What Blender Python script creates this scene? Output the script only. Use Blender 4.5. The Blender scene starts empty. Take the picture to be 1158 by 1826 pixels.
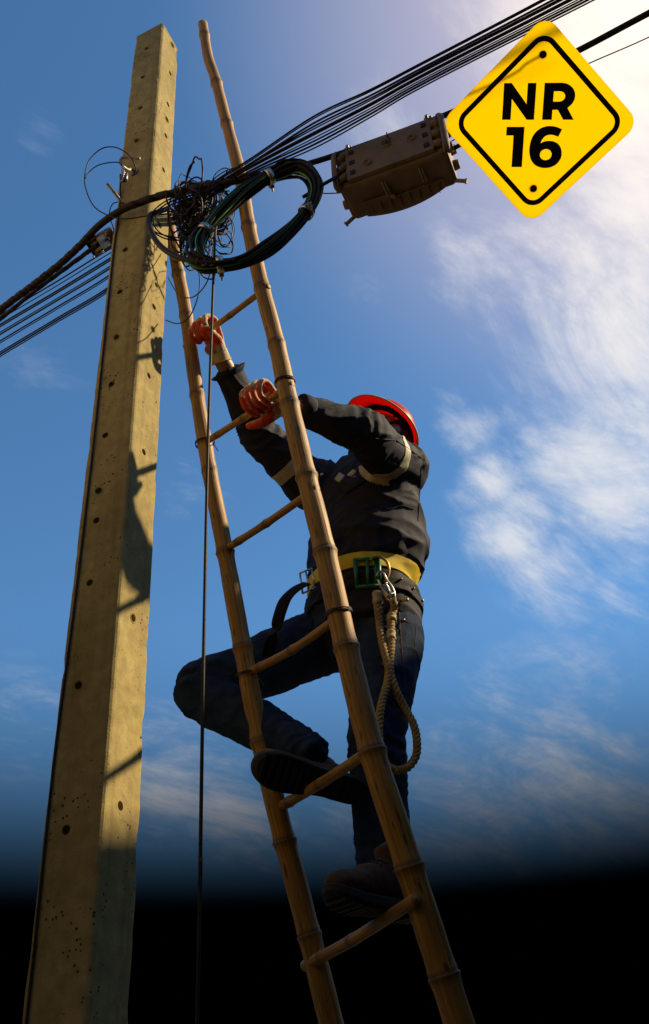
import bpy, bmesh, math, random
import numpy as np
from mathutils import Vector, Matrix, noise
from mathutils.bvhtree import BVHTree

random.seed(7); np.random.seed(7)
scn = bpy.context.scene
COL = scn.collection

# ------------------------------------------------------------------ camera
F_PX, PITCH, ROLL, CX, CY = 1800.0, math.radians(35), math.radians(3.3), 579.0, 913.0
CAM = Vector((0, 0, 1.6))
fw = Vector((0, math.cos(PITCH), math.sin(PITCH)))
u0 = Vector((0, -math.sin(PITCH), math.cos(PITCH)))
r0 = Vector((1, 0, 0))
rt = r0 * math.cos(ROLL) - u0 * math.sin(ROLL)
up = u0 * math.cos(ROLL) + r0 * math.sin(ROLL)
cam = bpy.data.cameras.new('camera')
cam.sensor_fit = 'VERTICAL'; cam.sensor_height = 36.0; cam.sensor_width = 36.0
cam.lens = 36.0 * F_PX / 1826.0
cam.clip_start = 0.05; cam.clip_end = 5000
camo = bpy.data.objects.new('camera', cam); COL.objects.link(camo)
camo.matrix_world = Matrix(((rt.x, up.x, -fw.x, CAM.x), (rt.y, up.y, -fw.y, CAM.y), (rt.z, up.z, -fw.z, CAM.z), (0, 0, 0, 1)))
scn.camera = camo

def ray(x, y): return fw + rt * ((x - CX) / F_PX) + up * ((CY - y) / F_PX)
def atY(x, y, Y): v = ray(x, y); return CAM + v * (Y / v.y)          # on the vertical plane Y metres away
def atZ(x, y, Z): v = ray(x, y); return CAM + v * (Z / v.z)          # at Z metres above the eye

# ------------------------------------------------------------------ sun and sky
SUN_EL, SUN_AZ = math.radians(38), math.radians(-11)                  # from the right, level with the pole
sdir = Vector((math.cos(SUN_EL) * math.cos(SUN_AZ), -math.cos(SUN_EL) * math.sin(SUN_AZ), math.sin(SUN_EL)))
sl = bpy.data.lights.new('sun', 'SUN'); sl.energy = 5.0; sl.angle = math.radians(2.0); sl.color = (1.0, 0.80, 0.50)
so = bpy.data.objects.new('sun', sl); COL.objects.link(so)
so.rotation_euler = sdir.to_track_quat('Z', 'Y').to_euler(); so.location = sdir * 30
scn.view_settings.view_transform = 'Standard'; scn.view_settings.look = 'None'
scn.view_settings.exposure = 0.3; scn.view_settings.gamma = 1.0
scn.view_settings.use_curve_mapping = False

W = bpy.data.worlds.new('World'); scn.world = W; W.use_nodes = True
def build_world():
    nt = W.node_tree; N = nt.nodes; L = nt.links; N.clear()
    def nd(t, **k):
        n = N.new(t)
        for a, b in k.items(): setattr(n, a, b)
        return n
    def val(sock, v):
        if isinstance(v, bpy.types.NodeSocket): L.new(v, sock)
        else: sock.default_value = v
    def m(op, a, b=0.0, c=0.0, clamp=False):
        n = nd('ShaderNodeMath', operation=op, use_clamp=clamp)
        val(n.inputs[0], a); val(n.inputs[1], b); val(n.inputs[2], c); return n.outputs[0]
    def mr(v, a, b, c=0.0, d=1.0, smooth=True):
        n = nd('ShaderNodeMapRange', interpolation_type='SMOOTHSTEP' if smooth else 'LINEAR')
        for i, x in enumerate((v, a, b, c, d)): val(n.inputs[i], x)
        return n.outputs[0]
    def mix(f, a, b):
        n = nd('ShaderNodeMix', data_type='RGBA')
        val(n.inputs[0], f); val(n.inputs[6], a); val(n.inputs[7], b); return n.outputs[2]
    tc = nd('ShaderNodeTexCoord').outputs['Generated']
    sep = nd('ShaderNodeSeparateXYZ'); L.new(tc, sep.inputs[0]); Z = sep.outputs['Z']
    sky = nd('ShaderNodeTexSky', sky_type='NISHITA'); sky.sun_disc = False
    sky.sun_elevation = SUN_EL; sky.sun_rotation = math.radians(90) + SUN_AZ
    sky.air_density = 1.0; sky.dust_density = 0.3; sky.ozone_density = 3.0
    tint = nd('ShaderNodeMix', data_type='RGBA', blend_type='MULTIPLY'); tint.inputs[0].default_value = 1.0
    L.new(sky.outputs[0], tint.inputs[6]); tint.inputs[7].default_value = (0.64, 0.99, 1.13, 1)
    base = tint.outputs[2]
    # the cloud sheet: noise on a flat layer above the place, so it foreshortens toward the horizon
    zc = m('ADD', m('MAXIMUM', Z, 0.0), 0.28)
    pl = nd('ShaderNodeCombineXYZ'); val(pl.inputs[0], m('DIVIDE', sep.outputs['X'], zc)); val(pl.inputs[1], m('DIVIDE', sep.outputs['Y'], zc))
    rot = nd('ShaderNodeMapping'); L.new(pl.outputs[0], rot.inputs[0]); rot.inputs['Rotation'].default_value = (0, 0, math.radians(-40))
    def nz(scale, detail, rough, off, dist=0.0):
        mp = nd('ShaderNodeMapping'); L.new(rot.outputs[0], mp.inputs[0]); mp.inputs['Scale'].default_value = (.62, 1.25, 1); mp.inputs['Location'].default_value = off
        n = nd('ShaderNodeTexNoise'); L.new(mp.outputs[0], n.inputs['Vector'])
        n.inputs['Scale'].default_value = scale; n.inputs['Detail'].default_value = detail
        n.inputs['Roughness'].default_value = rough; n.inputs['Distortion'].default_value = dist
        return n.outputs[0]
    n1 = nz(5.6, 10, 0.66, (3.1, 1.7, 0), 0.7); n2 = nz(19.0, 9, 0.66, (8.2, 5.1, 0), 0.2); n3 = nz(1.7, 4, 0.5, (1.2, 9.4, 0))
    # where the banks of cloud stand (directions in the sky): pixel, angular radius, weight
    blobs = [((1010, 500), .10, 1.0), ((930, 455), .08, .8), ((1100, 620), .13, 1.15), ((1060, 780), .11, 1.1), ((1150, 740), .12, 1.1), ((1090, 870), .09, 1.0),
             ((815, 710), .03, .7), ((845, 770), .04, .9), ((880, 850), .045, 1.0), ((930, 930), .055, .95), ((1000, 990), .06, .8), ((960, 960), .05, .8), ((1110, 1010), .07, .6), ((830, 500), .05, .55), ((880, 400), .06, .5),
             ((1158, 350), .1, 1.1), ((1120, 180), .12, 1.15), ((1050, 420), .09, .8), ((1158, 480), .1, 1.0), ((1110, 40), .13, 1.3), ((680, 230), .05, .5), ((1010, 300), .08, .4),
             ((320, 900), .05, .5), ((300, 1390), .07, .85), ((400, 1450), .07, .75), ((920, 1290), .07, .5), ((1010, 1340), .1, .65), ((860, 1450), .1, .55), ((1080, 1430), .1, .6), ((640, 1480), .08, .35),
             ((80, 255), .03, .38), ((100, 280), .025, .3), ((640, 500), .045, .32), ((40, 1290), .06, .35), ((60, 690), .07, .22)]
    nrm = nd('ShaderNodeVectorMath', operation='NORMALIZE'); L.new(tc, nrm.inputs[0])
    acc = None
    for (px, py), rad, w in blobs:
        c = ray(px, py).normalized()
        dn = nd('ShaderNodeVectorMath', operation='DISTANCE'); L.new(nrm.outputs[0], dn.inputs[0]); dn.inputs[1].default_value = c
        b = mr(dn.outputs['Value'], rad * 1.6, 0.0, 0.0, w * 1.08)
        acc = b if acc is None else m('MAXIMUM', acc, b)
    # beyond the frame the same broken cloud goes on
    bg = mr(n3, 0.50, 0.72, 0.0, 0.55)
    inview = mr(m('ADD', m('MULTIPLY', sep.outputs['Y'], math.cos(PITCH)), m('MULTIPLY', Z, math.sin(PITCH))), 0.72, 0.86, 0.0, 1.0)
    acc = m('ADD', acc, m('MULTIPLY', bg, m('SUBTRACT', 1.0, inview)))
    tex = m('ADD', m('MULTIPLY', n1, 0.72), m('MULTIPLY', n2, 0.28))
    dens = m('ADD', acc, m('MULTIPLY', m('SUBTRACT', tex, 0.52), 3.4))
    cov = m('MULTIPLY', mr(dens, 0.12, 1.45), mr(acc, 0.02, 0.3), clamp=True)
    # thin bright veil round the bright corner of the sky
    gdir = ray(1190, -40).normalized()
    gd = nd('ShaderNodeVectorMath', operation='DISTANCE'); L.new(nrm.outputs[0], gd.inputs[0]); gd.inputs[1].default_value = gdir
    glow = mr(gd.outputs['Value'], 0.46, 0.0, 0.0, 1.0)
    core = mr(gd.outputs['Value'], 0.16, 0.0, 0.0, 0.6)
    cl = mix(m('MULTIPLY', cov, 0.8), (4.3, 4.7, 5.5, 1), (6.1, 6.0, 6.0, 1))
    cl = mix(glow, cl, (8.2, 7.3, 6.5, 1))
    c0 = mix(m('MULTIPLY', glow, 0.75), base, (6.0, 4.9, 5.2, 1))
    c1 = mix(m('MULTIPLY', cov, 0.88), c0, cl)
    c1 = mix(m('MULTIPLY', core, 0.85), c1, (11, 9.0, 7.0, 1))
    # fade to black put into the sky colour low down all round
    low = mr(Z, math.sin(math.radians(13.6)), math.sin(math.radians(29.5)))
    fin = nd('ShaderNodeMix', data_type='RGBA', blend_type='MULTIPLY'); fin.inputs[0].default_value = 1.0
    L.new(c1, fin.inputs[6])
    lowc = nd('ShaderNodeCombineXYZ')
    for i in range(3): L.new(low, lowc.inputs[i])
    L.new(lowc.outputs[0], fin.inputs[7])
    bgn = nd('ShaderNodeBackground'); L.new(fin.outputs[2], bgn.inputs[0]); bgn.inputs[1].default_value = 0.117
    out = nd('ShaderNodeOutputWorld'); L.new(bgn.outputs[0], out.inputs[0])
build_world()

# ------------------------------------------------------------------ materials
def mat(name, color, rough=0.6, var=0.25, vscale=8.0, bump=0.2, bscale=60.0, metal=0.0, coord='Object', stretch=(1, 1, 1), color2=None, detail=6.0, spec=0.5, trans=None, extra=None, bdist=0.004):
    mt = bpy.data.materials.new(name); mt.use_nodes = True
    nt = mt.node_tree; N = nt.nodes; L = nt.links; b = N['Principled BSDF']
    b.inputs['Roughness'].default_value = rough; b.inputs['Metallic'].default_value = metal
    b.inputs['Specular IOR Level'].default_value = spec
    tc = N.new('ShaderNodeTexCoord'); mp = N.new('ShaderNodeMapping'); mp.inputs['Scale'].default_value = stretch
    L.new(tc.outputs[coord], mp.inputs[0])
    n = N.new('ShaderNodeTexNoise'); n.inputs['Scale'].default_value = vscale; n.inputs['Detail'].default_value = detail; n.inputs['Roughness'].default_value = 0.62
    L.new(mp.outputs[0], n.inputs['Vector'])
    rp = N.new('ShaderNodeValToRGB'); L.new(n.outputs[0], rp.inputs[0])
    c2 = color2 or tuple(c * (1 - var) for c in color); c1 = color if color2 else tuple(min(1, c * (1 + var)) for c in color)
    rp.color_ramp.elements[0].position = 0.32; rp.color_ramp.elements[1].position = 0.68
    rp.color_ramp.elements[0].color = (*c2, 1); rp.color_ramp.elements[1].color = (*c1, 1)
    L.new(rp.outputs[0], b.inputs['Base Color'])
    rr = N.new('ShaderNodeMapRange'); L.new(n.outputs[0], rr.inputs[0]); rr.inputs[3].default_value = rough - 0.08; rr.inputs[4].default_value = min(1, rough + 0.1)
    L.new(rr.outputs[0], b.inputs['Roughness'])
    if bump:
        n2 = N.new('ShaderNodeTexNoise'); n2.inputs['Scale'].default_value = bscale; n2.inputs['Detail'].default_value = 5; L.new(mp.outputs[0], n2.inputs['Vector'])
        bp = N.new('ShaderNodeBump'); bp.inputs['Strength'].default_value = bump; bp.inputs['Distance'].default_value = bdist
        L.new(n2.outputs[0], bp.inputs['Height']); L.new(bp.outputs[0], b.inputs['Normal'])
    if trans:
        t = N.new('ShaderNodeBsdfTranslucent'); t.inputs[0].default_value = (*trans[0], 1)
        mx = N.new('ShaderNodeMixShader'); mx.inputs[0].default_value = trans[1]
        L.new(b.outputs[0], mx.inputs[1]); L.new(t.outputs[0], mx.inputs[2]); L.new(mx.outputs[0], N['Material Output'].inputs[0])
    if extra: extra(mt, N, L, b, mp, rp)
    return mt

def concrete_extra(mt, N, L, b, mp, rp):
    # blow holes, fine speckle and broad stains
    tc = mp.outputs[0]
    v = N.new('ShaderNodeTexVoronoi'); v.inputs['Scale'].default_value = 72; L.new(tc, v.inputs['Vector'])
    sz = N.new('ShaderNodeTexNoise'); sz.inputs['Scale'].default_value = 7; L.new(tc, sz.inputs['Vector'])
    th = N.new('ShaderNodeMapRange'); L.new(sz.outputs[0], th.inputs[0]); th.inputs[1].default_value = .40; th.inputs[2].default_value = .66; th.inputs[3].default_value = .03; th.inputs[4].default_value = .27
    lt = N.new('ShaderNodeMath'); lt.operation = 'LESS_THAN'; L.new(v.outputs['Distance'], lt.inputs[0]); L.new(th.outputs[0], lt.inputs[1])
    # only some cells hold a pit
    sep = N.new('ShaderNodeSeparateColor'); L.new(v.outputs['Color'], sep.inputs[0])
    pk = N.new('ShaderNodeMath'); pk.operation = 'GREATER_THAN'; L.new(sep.outputs[0], pk.inputs[0]); pk.inputs[1].default_value = .45
    pit = N.new('ShaderNodeMath'); pit.operation = 'MULTIPLY'; L.new(lt.outputs[0], pit.inputs[0]); L.new(pk.outputs[0], pit.inputs[1])
    st = N.new('ShaderNodeTexNoise'); st.inputs['Scale'].default_value = 3.2; st.inputs['Detail'].default_value = 8; st.inputs['Roughness'].default_value = .7; L.new(tc, st.inputs['Vector'])
    sr = N.new('ShaderNodeMapRange'); L.new(st.outputs[0], sr.inputs[0]); sr.inputs[1].default_value = .42; sr.inputs[2].default_value = .72; sr.inputs[3].default_value = 0; sr.inputs[4].default_value = .55
    m1 = N.new('ShaderNodeMix'); m1.data_type = 'RGBA'; L.new(sr.outputs[0], m1.inputs[0]); L.new(rp.outputs[0], m1.inputs[6]); m1.inputs[7].default_value = (.19, .135, .05, 1)
    m2 = N.new('ShaderNodeMix'); m2.data_type = 'RGBA'; L.new(pit.outputs[0], m2.inputs[0]); L.new(m1.outputs[2], m2.inputs[6]); m2.inputs[7].default_value = (.06, .042, .018, 1)
    sk = N.new('ShaderNodeMapping'); sk.inputs['Scale'].default_value = (26, 26, 1.1); L.new(tc, sk.inputs[0])          # rain streaks
    sn = N.new('ShaderNodeTexNoise'); sn.inputs['Scale'].default_value = 1.0; sn.inputs['Detail'].default_value = 6; L.new(sk.outputs[0], sn.inputs['Vector'])
    sm = N.new('ShaderNodeMapRange'); L.new(sn.outputs[0], sm.inputs[0]); sm.inputs[1].default_value = .52; sm.inputs[2].default_value = .74; sm.inputs[3].default_value = 0; sm.inputs[4].default_value = .45
    m4 = N.new('ShaderNodeMix'); m4.data_type = 'RGBA'; L.new(sm.outputs[0], m4.inputs[0]); L.new(m2.outputs[2], m4.inputs[6]); m4.inputs[7].default_value = (.16, .115, .045, 1)
    L.new(m4.outputs[2], b.inputs['Base Color'])
    bp = b.inputs['Normal'].links[0].from_node
    b2 = N.new('ShaderNodeBump'); b2.inputs['Strength'].default_value = .6; b2.inputs['Distance'].default_value = .004; b2.invert = True
    L.new(pit.outputs[0], b2.inputs['Height']); L.new(bp.outputs[0], b2.inputs['Normal']); L.new(b2.outputs[0], b.inputs['Normal'])

def bamboo_extra(mt, N, L, b, mp, rp):
    # long fibres along the cane, dark flecks, and darker scars at the nodes (attribute laid on the mesh)
    uv = N.new('ShaderNodeUVMap'); uv.uv_map = 'UVMap'
    def n(scale, st, det=5):
        mm = N.new('ShaderNodeMapping'); mm.inputs['Scale'].default_value = st; L.new(uv.outputs[0], mm.inputs[0])
        x = N.new('ShaderNodeTexNoise'); x.inputs['Scale'].default_value = scale; x.inputs['Detail'].default_value = det; L.new(mm.outputs[0], x.inputs['Vector']); return x.outputs[0]
    fib = n(1.0, (60, 5, 1)); pat = n(1.0, (5, 4, 1), 7); crk = n(1.0, (34, 14, 1), 3)
    ramp = N.new('ShaderNodeValToRGB'); L.new(fib, ramp.inputs[0])
    e = ramp.color_ramp.elements; e[0].position = .3; e[1].position = .7; e[0].color = (.19, .082, .009, 1); e[1].color = (.56, .295, .042, 1)
    r2 = N.new('ShaderNodeMapRange'); L.new(pat, r2.inputs[0]); r2.inputs[1].default_value = .45; r2.inputs[2].default_value = .7; r2.inputs[4].default_value = .6
    m1 = N.new('ShaderNodeMix'); m1.data_type = 'RGBA'; L.new(r2.outputs[0], m1.inputs[0]); L.new(ramp.outputs[0], m1.inputs[6]); m1.inputs[7].default_value = (.28, .13, .017, 1)
    r3 = N.new('ShaderNodeMapRange'); L.new(crk, r3.inputs[0]); r3.inputs[1].default_value = .62; r3.inputs[2].default_value = .68; r3.inputs[4].default_value = .85
    m2 = N.new('ShaderNodeMix'); m2.data_type = 'RGBA'; L.new(r3.outputs[0], m2.inputs[0]); L.new(m1.outputs[2], m2.inputs[6]); m2.inputs[7].default_value = (.05, .026, .008, 1)
    at = N.new('ShaderNodeAttribute'); at.attribute_name = 'node_scar'
    ml = N.new('ShaderNodeMath'); ml.operation = 'MULTIPLY'; L.new(at.outputs['Fac'], ml.inputs[0]); ml.inputs[1].default_value = .95
    m3 = N.new('ShaderNodeMix'); m3.data_type = 'RGBA'; L.new(ml.outputs[0], m3.inputs[0]); L.new(m2.outputs[2], m3.inputs[6]); m3.inputs[7].default_value = (.075, .04, .012, 1)
    L.new(m3.outputs[2], b.inputs['Base Color'])
    bp = b.inputs['Normal'].links[0].from_node; L.new(fib, bp.inputs['Height'])

def attr_mix_extra(attr, c2):
    def f(mt, N, L, b, mp, rp):
        at = N.new('ShaderNodeAttribute'); at.attribute_name = attr
        m = N.new('ShaderNodeMix'); m.data_type = 'RGBA'; L.new(at.outputs['Fac'], m.inputs[0]); L.new(rp.outputs[0], m.inputs[6]); m.inputs[7].default_value = (*c2, 1)
        # mottle the dipped coat
        nn = N.new('ShaderNodeTexNoise'); nn.inputs['Scale'].default_value = 45; L.new(mp.outputs[0], nn.inputs['Vector'])
        r = N.new('ShaderNodeMapRange'); L.new(nn.outputs[0], r.inputs[0]); r.inputs[1].default_value = .35; r.inputs[2].default_value = .65; r.inputs[3].default_value = .0; r.inputs[4].default_value = 1
        m0 = N.new('ShaderNodeMix'); m0.data_type = 'RGBA'; L.new(r.outputs[0], m0.inputs[0]); m0.inputs[6].default_value = (*[c * .55 for c in c2], 1); m0.inputs[7].default_value = (*c2, 1)
        L.new(m0.outputs[2], m.inputs[7]); L.new(m.outputs[2], b.inputs['Base Color'])
    return f

def weave_extra(scale, amt):
    def f(mt, N, L, b, mp, rp):
        w = N.new('ShaderNodeTexWave'); w.inputs['Scale'].default_value = scale; w.bands_direction = 'DIAGONAL'; L.new(mp.outputs[0], w.inputs['Vector'])
        bp = N.new('ShaderNodeBump'); bp.inputs['Strength'].default_value = amt; bp.inputs['Distance'].default_value = .0015; L.new(w.outputs[0], bp.inputs['Height'])
        if b.inputs['Normal'].links: L.new(b.inputs['Normal'].links[0].from_socket, bp.inputs['Normal'])
        L.new(bp.outputs[0], b.inputs['Normal'])
    return f

M = {}
M['concrete'] = mat('weathered concrete', (.40, .315, .13), .92, .22, 26, .28, 160, extra=concrete_extra, spec=.2)
M['hole'] = mat('hole shadow concrete', (.20, .16, .08), .95, .2, 20, .3, 120, spec=.1)
M['bamboo'] = mat('bamboo', (.45, .28, .08), .58, .2, 10, .35, 80, extra=bamboo_extra)
M['lash'] = mat('lashing wire', (.03, .02, .012), .6, .3, 30, .2, 200)
M['navy'] = mat('navy work cloth', (.016, .015, .024), .74, .25, 9, .35, 420, extra=weave_extra(260, .25), spec=.24)
M['denim'] = mat('blue denim', (.034, .054, .100), .88, .45, 14, .4, 400, color2=(.014, .023, .046), extra=weave_extra(330, .4), spec=.12)
M['thread'] = mat('seam thread', (.11, .055, .02), .8, .2, 50, 0)
M['band'] = mat('reflective tape', (.40, .35, .19), .5, .22, 30, .3, 300)
M['skin'] = mat('skin', (.33, .155, .075), .5, .1, 20, .15, 300)
M['hair'] = mat('black hair', (.012, .009, .007), .5, .3, 80, .4, 300)
M['glove'] = mat('knit glove', (.60, .50, .32), .9, .15, 40, .7, 330, extra=attr_mix_extra('dip', (.85, .075, .012)))
M['helmet'] = mat('red plastic', (.70, .022, .006), .35, .12, 12, .05, 60, trans=((.95, .035, .008), .5))
M['helmetrim'] = mat('golden rim light', (.75, .34, .07), .45, .12, 20, .1, 90)  # golden rim light put into the edge colour
M['web'] = mat('yellow webbing', (.78, .54, .012), .8, .15, 14, .3, 300, extra=weave_extra(160, .8))
M['green'] = mat('green painted steel', (.006, .13, .025), .4, .2, 30, .15, 120)
M['steel'] = mat('worn steel', (.55, .50, .42), .32, .25, 40, .1, 150, metal=1.0)
M['brass'] = mat('rusty brass', (.38, .22, .07), .4, .4, 40, .25, 150, metal=.9)
M['galv'] = mat('galvanised steel', (.36, .30, .20), .5, .3, 40, .25, 150, metal=.75)
M['rope'] = mat('hemp rope', (.40, .27, .10), .95, .3, 60, .9, 420)
M['ropetape'] = mat('rope whipping', (.48, .36, .17), .85, .25, 40, .5, 200)
M['leather'] = mat('brown suede', (.05, .024, .009), .8, .3, 25, .5, 250)
M['darkleather'] = mat('black leather', (.014, .010, .008), .7, .3, 30, .4, 200, spec=.15)
M['rubber'] = mat('black rubber', (.012, .011, .011), .75, .3, 30, .4, 150)
M['cable'] = mat('black cable sheath', (.016, .009, .005), .5, .35, 30, .12, 150, spec=.22)
M['cable2'] = mat('glow brown cable sheath', (.04, .025, .013), .55, .35, 25, .2, 150, spec=.22)  # brown takes up the warm glow on the overhead cables
M['stripe'] = mat('green cable stripe', (.06, .42, .03), .5, .15, 20, 0)
M['plastic'] = mat('weathered closure plastic', (.23, .165, .112), .6, .2, 18, .12, 200, color2=(.17, .12, .08), spec=.2)
M['porc'] = mat('purple porcelain', (.10, .07, .09), .25, .2, 30, 0)
M['yellow'] = mat('yellow acrylic', (.92, .66, .002), .45, .02, 4, 0, trans=((1.0, .76, .0), .88))
M['black'] = mat('black paint', (.006, .006, .007), .5, .1, 20, 0)
M['asphalt'] = mat('dark asphalt', (.04, .038, .036), .9, .3, 3, .6, 60)
M['ochre'] = mat('ochre bounce wall', (.50, .39, .22), .9, .15, 2, .4, 40)
M['render'] = mat('dark shade wall', (.05, .045, .04), .9, .3, 2, .4, 40)

# ------------------------------------------------------------------ mesh helpers
def tag(o, label=None, cat=None, group=None, kind=None):
    if label: o['label'] = label
    if cat: o['category'] = cat
    if group: o['group'] = group
    if kind: o['kind'] = kind
    return o
def empty(name, loc, label, cat, group=None):
    o = bpy.data.objects.new(name, None); COL.objects.link(o); o.location = loc; o.empty_display_size = .1
    return tag(o, label, cat, group)
def add(name, me, m=None, parent=None, smooth=True):
    o = bpy.data.objects.new(name, me); COL.objects.link(o)
    if m is not None:
        me.materials.clear(); me.materials.append(M[m])
    if smooth:
        me.polygons.foreach_set('use_smooth', [True] * len(me.polygons))
    if parent is not None:
        o.parent = parent
        o.matrix_parent_inverse = Matrix.Translation(-Vector(parent.location))   # every mesh is built in world coordinates
    return o
def mesh(v, f):
    me = bpy.data.meshes.new('mesh'); me.from_pydata([tuple(x) for x in v], [], f); me.update(); return me
def obj(name, vf, m, parent=None, smooth=True): return add(name, mesh(*vf), m, parent, smooth)
def join(*parts):
    V = []; Fc = []
    for v, f in parts:
        k = len(V); V += list(v); Fc += [tuple(i + k for i in q) for q in f]
    return V, Fc

def catmull(pts, n):
    P = [Vector(p) for p in pts]
    if len(P) == 2: return [P[0].lerp(P[1], i / n) for i in range(n + 1)]
    out = []; Q = [P[0] * 2 - P[1]] + P + [P[-1] * 2 - P[-2]]
    for i in range(len(P) - 1):
        a, b, c, d = Q[i:i + 4]
        for k in range(n):
            t = k / n
            out.append(.5 * ((2 * b) + (c - a) * t + (2 * a - 5 * b + 4 * c - d) * t * t + (3 * b - a - 3 * c + d) * t ** 3))
    out.append(P[-1]); return out
def lerp_list(vals, n):
    out = []
    for i in range(len(vals) - 1):
        for k in range(n):
            t = k / n; t = t * t * (3 - 2 * t) if len(vals) > 2 else t
            a, b = np.array(vals[i], float), np.array(vals[i + 1], float); out.append(a + (b - a) * t)
    out.append(np.array(vals[-1], float)); return out
def frames(path, ref=None):
    n = len(path); T = []
    for i in range(n):
        t = (path[min(i + 1, n - 1)] - path[max(i - 1, 0)]); T.append(t.normalized() if t.length > 1e-9 else Vector((0, 0, 1)))
    s = Vector(ref) if ref is not None else (Vector((0, 0, 1)) if abs(T[0].z) < .9 else Vector((1, 0, 0)))
    out = []
    for t in T:
        s = s - t * s.dot(t)
        if s.length < 1e-6: s = t.orthogonal()
        s.normalize(); out.append((s.copy(), t.cross(s).normalized()))
        if ref is not None: s = Vector(ref)
    return T, out
def tube(path, rad, sides=8, ref=None, caps=True):
    """path: points; rad: number or list of numbers/(a,b) along side and binormal"""
    n = len(path); T, fr = frames(path, ref)
    if not hasattr(rad, '__len__'): rad = [rad] * n
    V = []; Fc = []
    for i in range(n):
        r = rad[i]; a, b = (r if hasattr(r, '__len__') else (r, r))
        for k in range(sides):
            th = 2 * math.pi * k / sides
            V.append(path[i] + fr[i][0] * (a * math.cos(th)) + fr[i][1] * (b * math.sin(th)))
    for i in range(n - 1):
        for k in range(sides):
            k2 = (k + 1) % sides
            Fc.append((i * sides + k, i * sides + k2, (i + 1) * sides + k2, (i + 1) * sides + k))
    if caps:
        Fc.append(tuple(reversed(range(sides)))); Fc.append(tuple((n - 1) * sides + k for k in range(sides)))
    return V, Fc
def curve_tube(pts, rad, n=8, sides=6, ref=None):
    p = catmull(pts, n)
    if hasattr(rad, '__len__'): rad = [float(x) if np.ndim(x) == 0 else tuple(x) for x in lerp_list(rad, n)]
    return tube(p, rad, sides, ref)
def loft(pts, rad, ref, n=8, sides=20):
    p = catmull(pts, n); r = [tuple(x) for x in lerp_list([(q, q) if not hasattr(q, '__len__') else q for q in rad], n)]
    v, f = tube(p, r, sides, ref, caps=False)
    # rounded ends
    k = len(p); T, _ = frames(p, ref)
    v.append(p[0] - T[0] * (min(r[0]) * .5)); v.append(p[-1] + T[-1] * (min(r[-1]) * .5))
    a, b = len(v) - 2, len(v) - 1
    for i in range(sides):
        j = (i + 1) % sides
        f.append((a, j, i)); f.append((b, (k - 1) * sides + i, (k - 1) * sides + j))
    return v, f
def box(c, ax, ay, az, bev=0.0):
    """box centred at c with half-axis vectors; bev cuts the edges"""
    bm = bmesh.new(); bmesh.ops.create_cube(bm, size=2)
    for v in bm.verts: v.co = Vector(c) + ax * v.co.x + ay * v.co.y + az * v.co.z
    if bev: bmesh.ops.bevel(bm, geom=list(bm.edges) + list(bm.verts), offset=bev, segments=2, profile=.6, affect='EDGES')
    bmesh.ops.recalc_face_normals(bm, faces=bm.faces)
    v = [x.co.copy() for x in bm.verts]; bm.verts.index_update(); f = [tuple(q.index for q in p.verts) for p in bm.faces]; bm.free(); return v, f
def ball(c, r, ax=None, seg=16):
    ax = ax or (Vector((1, 0, 0)), Vector((0, 1, 0)), Vector((0, 0, 1)))
    r = r if hasattr(r, '__len__') else (r, r, r)
    V = []; Fc = []; rings = seg // 2
    for i in range(1, rings):
        ph = math.pi * i / rings
        for k in range(seg):
            th = 2 * math.pi * k / seg
            V.append(Vector(c) + ax[0] * (r[0] * math.sin(ph) * math.cos(th)) + ax[1] * (r[1] * math.sin(ph) * math.sin(th)) + ax[2] * (r[2] * math.cos(ph)))
    t = len(V); V.append(Vector(c) + ax[2] * r[2]); V.append(Vector(c) - ax[2] * r[2])
    for i in range(rings - 2):
        for k in range(seg):
            k2 = (k + 1) % seg; Fc.append((i * seg + k, (i + 1) * seg + k, (i + 1) * seg + k2, i * seg + k2))
    for k in range(seg):
        k2 = (k + 1) % seg; Fc.append((t, k, k2)); Fc.append((t + 1, (rings - 2) * seg + k2, (rings - 2) * seg + k))
    return V, Fc
def cyl(a, b, r, sides=12, r2=None): return tube([Vector(a), Vector(b)], [r, r if r2 is None else r2], sides)
def evaluated(o):
    dg = bpy.context.evaluated_depsgraph_get(); me = bpy.data.meshes.new_from_object(o.evaluated_get(dg)); old = o.data
    bpy.data.objects.remove(o); bpy.data.meshes.remove(old); return me
def remesh(vf, voxel, smooth=4):
    me = mesh(*vf)
    bm = bmesh.new(); bm.from_mesh(me); bmesh.ops.recalc_face_normals(bm, faces=bm.faces); bm.to_mesh(me); bm.free()
    o = bpy.data.objects.new('tmp', me); COL.objects.link(o)
    r = o.modifiers.new('r', 'REMESH'); r.mode = 'VOXEL'; r.voxel_size = voxel
    if smooth: s = o.modifiers.new('s', 'SMOOTH'); s.factor = .5; s.iterations = smooth
    return evaluated(o)
def displace(me, fn):
    n = len(me.vertices); me.update()
    no = [v.normal.copy() for v in me.vertices]
    for i in range(n):
        v = me.vertices[i]; v.co = v.co + no[i] * fn(v.co, no[i])
    me.update()
def ridged(p, s): return 1.0 - abs(noise.noise(p * s)) * 2.0
def bvh(me): return BVHTree.FromPolygons([v.co for v in me.vertices], [tuple(p.vertices) for p in me.polygons])
def hit(tree, px, py, off=.002):
    d = ray(px, py).normalized(); loc, nor, i, dist = tree.ray_cast(CAM, d)
    if loc is None: return None, None
    return loc + nor * off, nor
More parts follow.
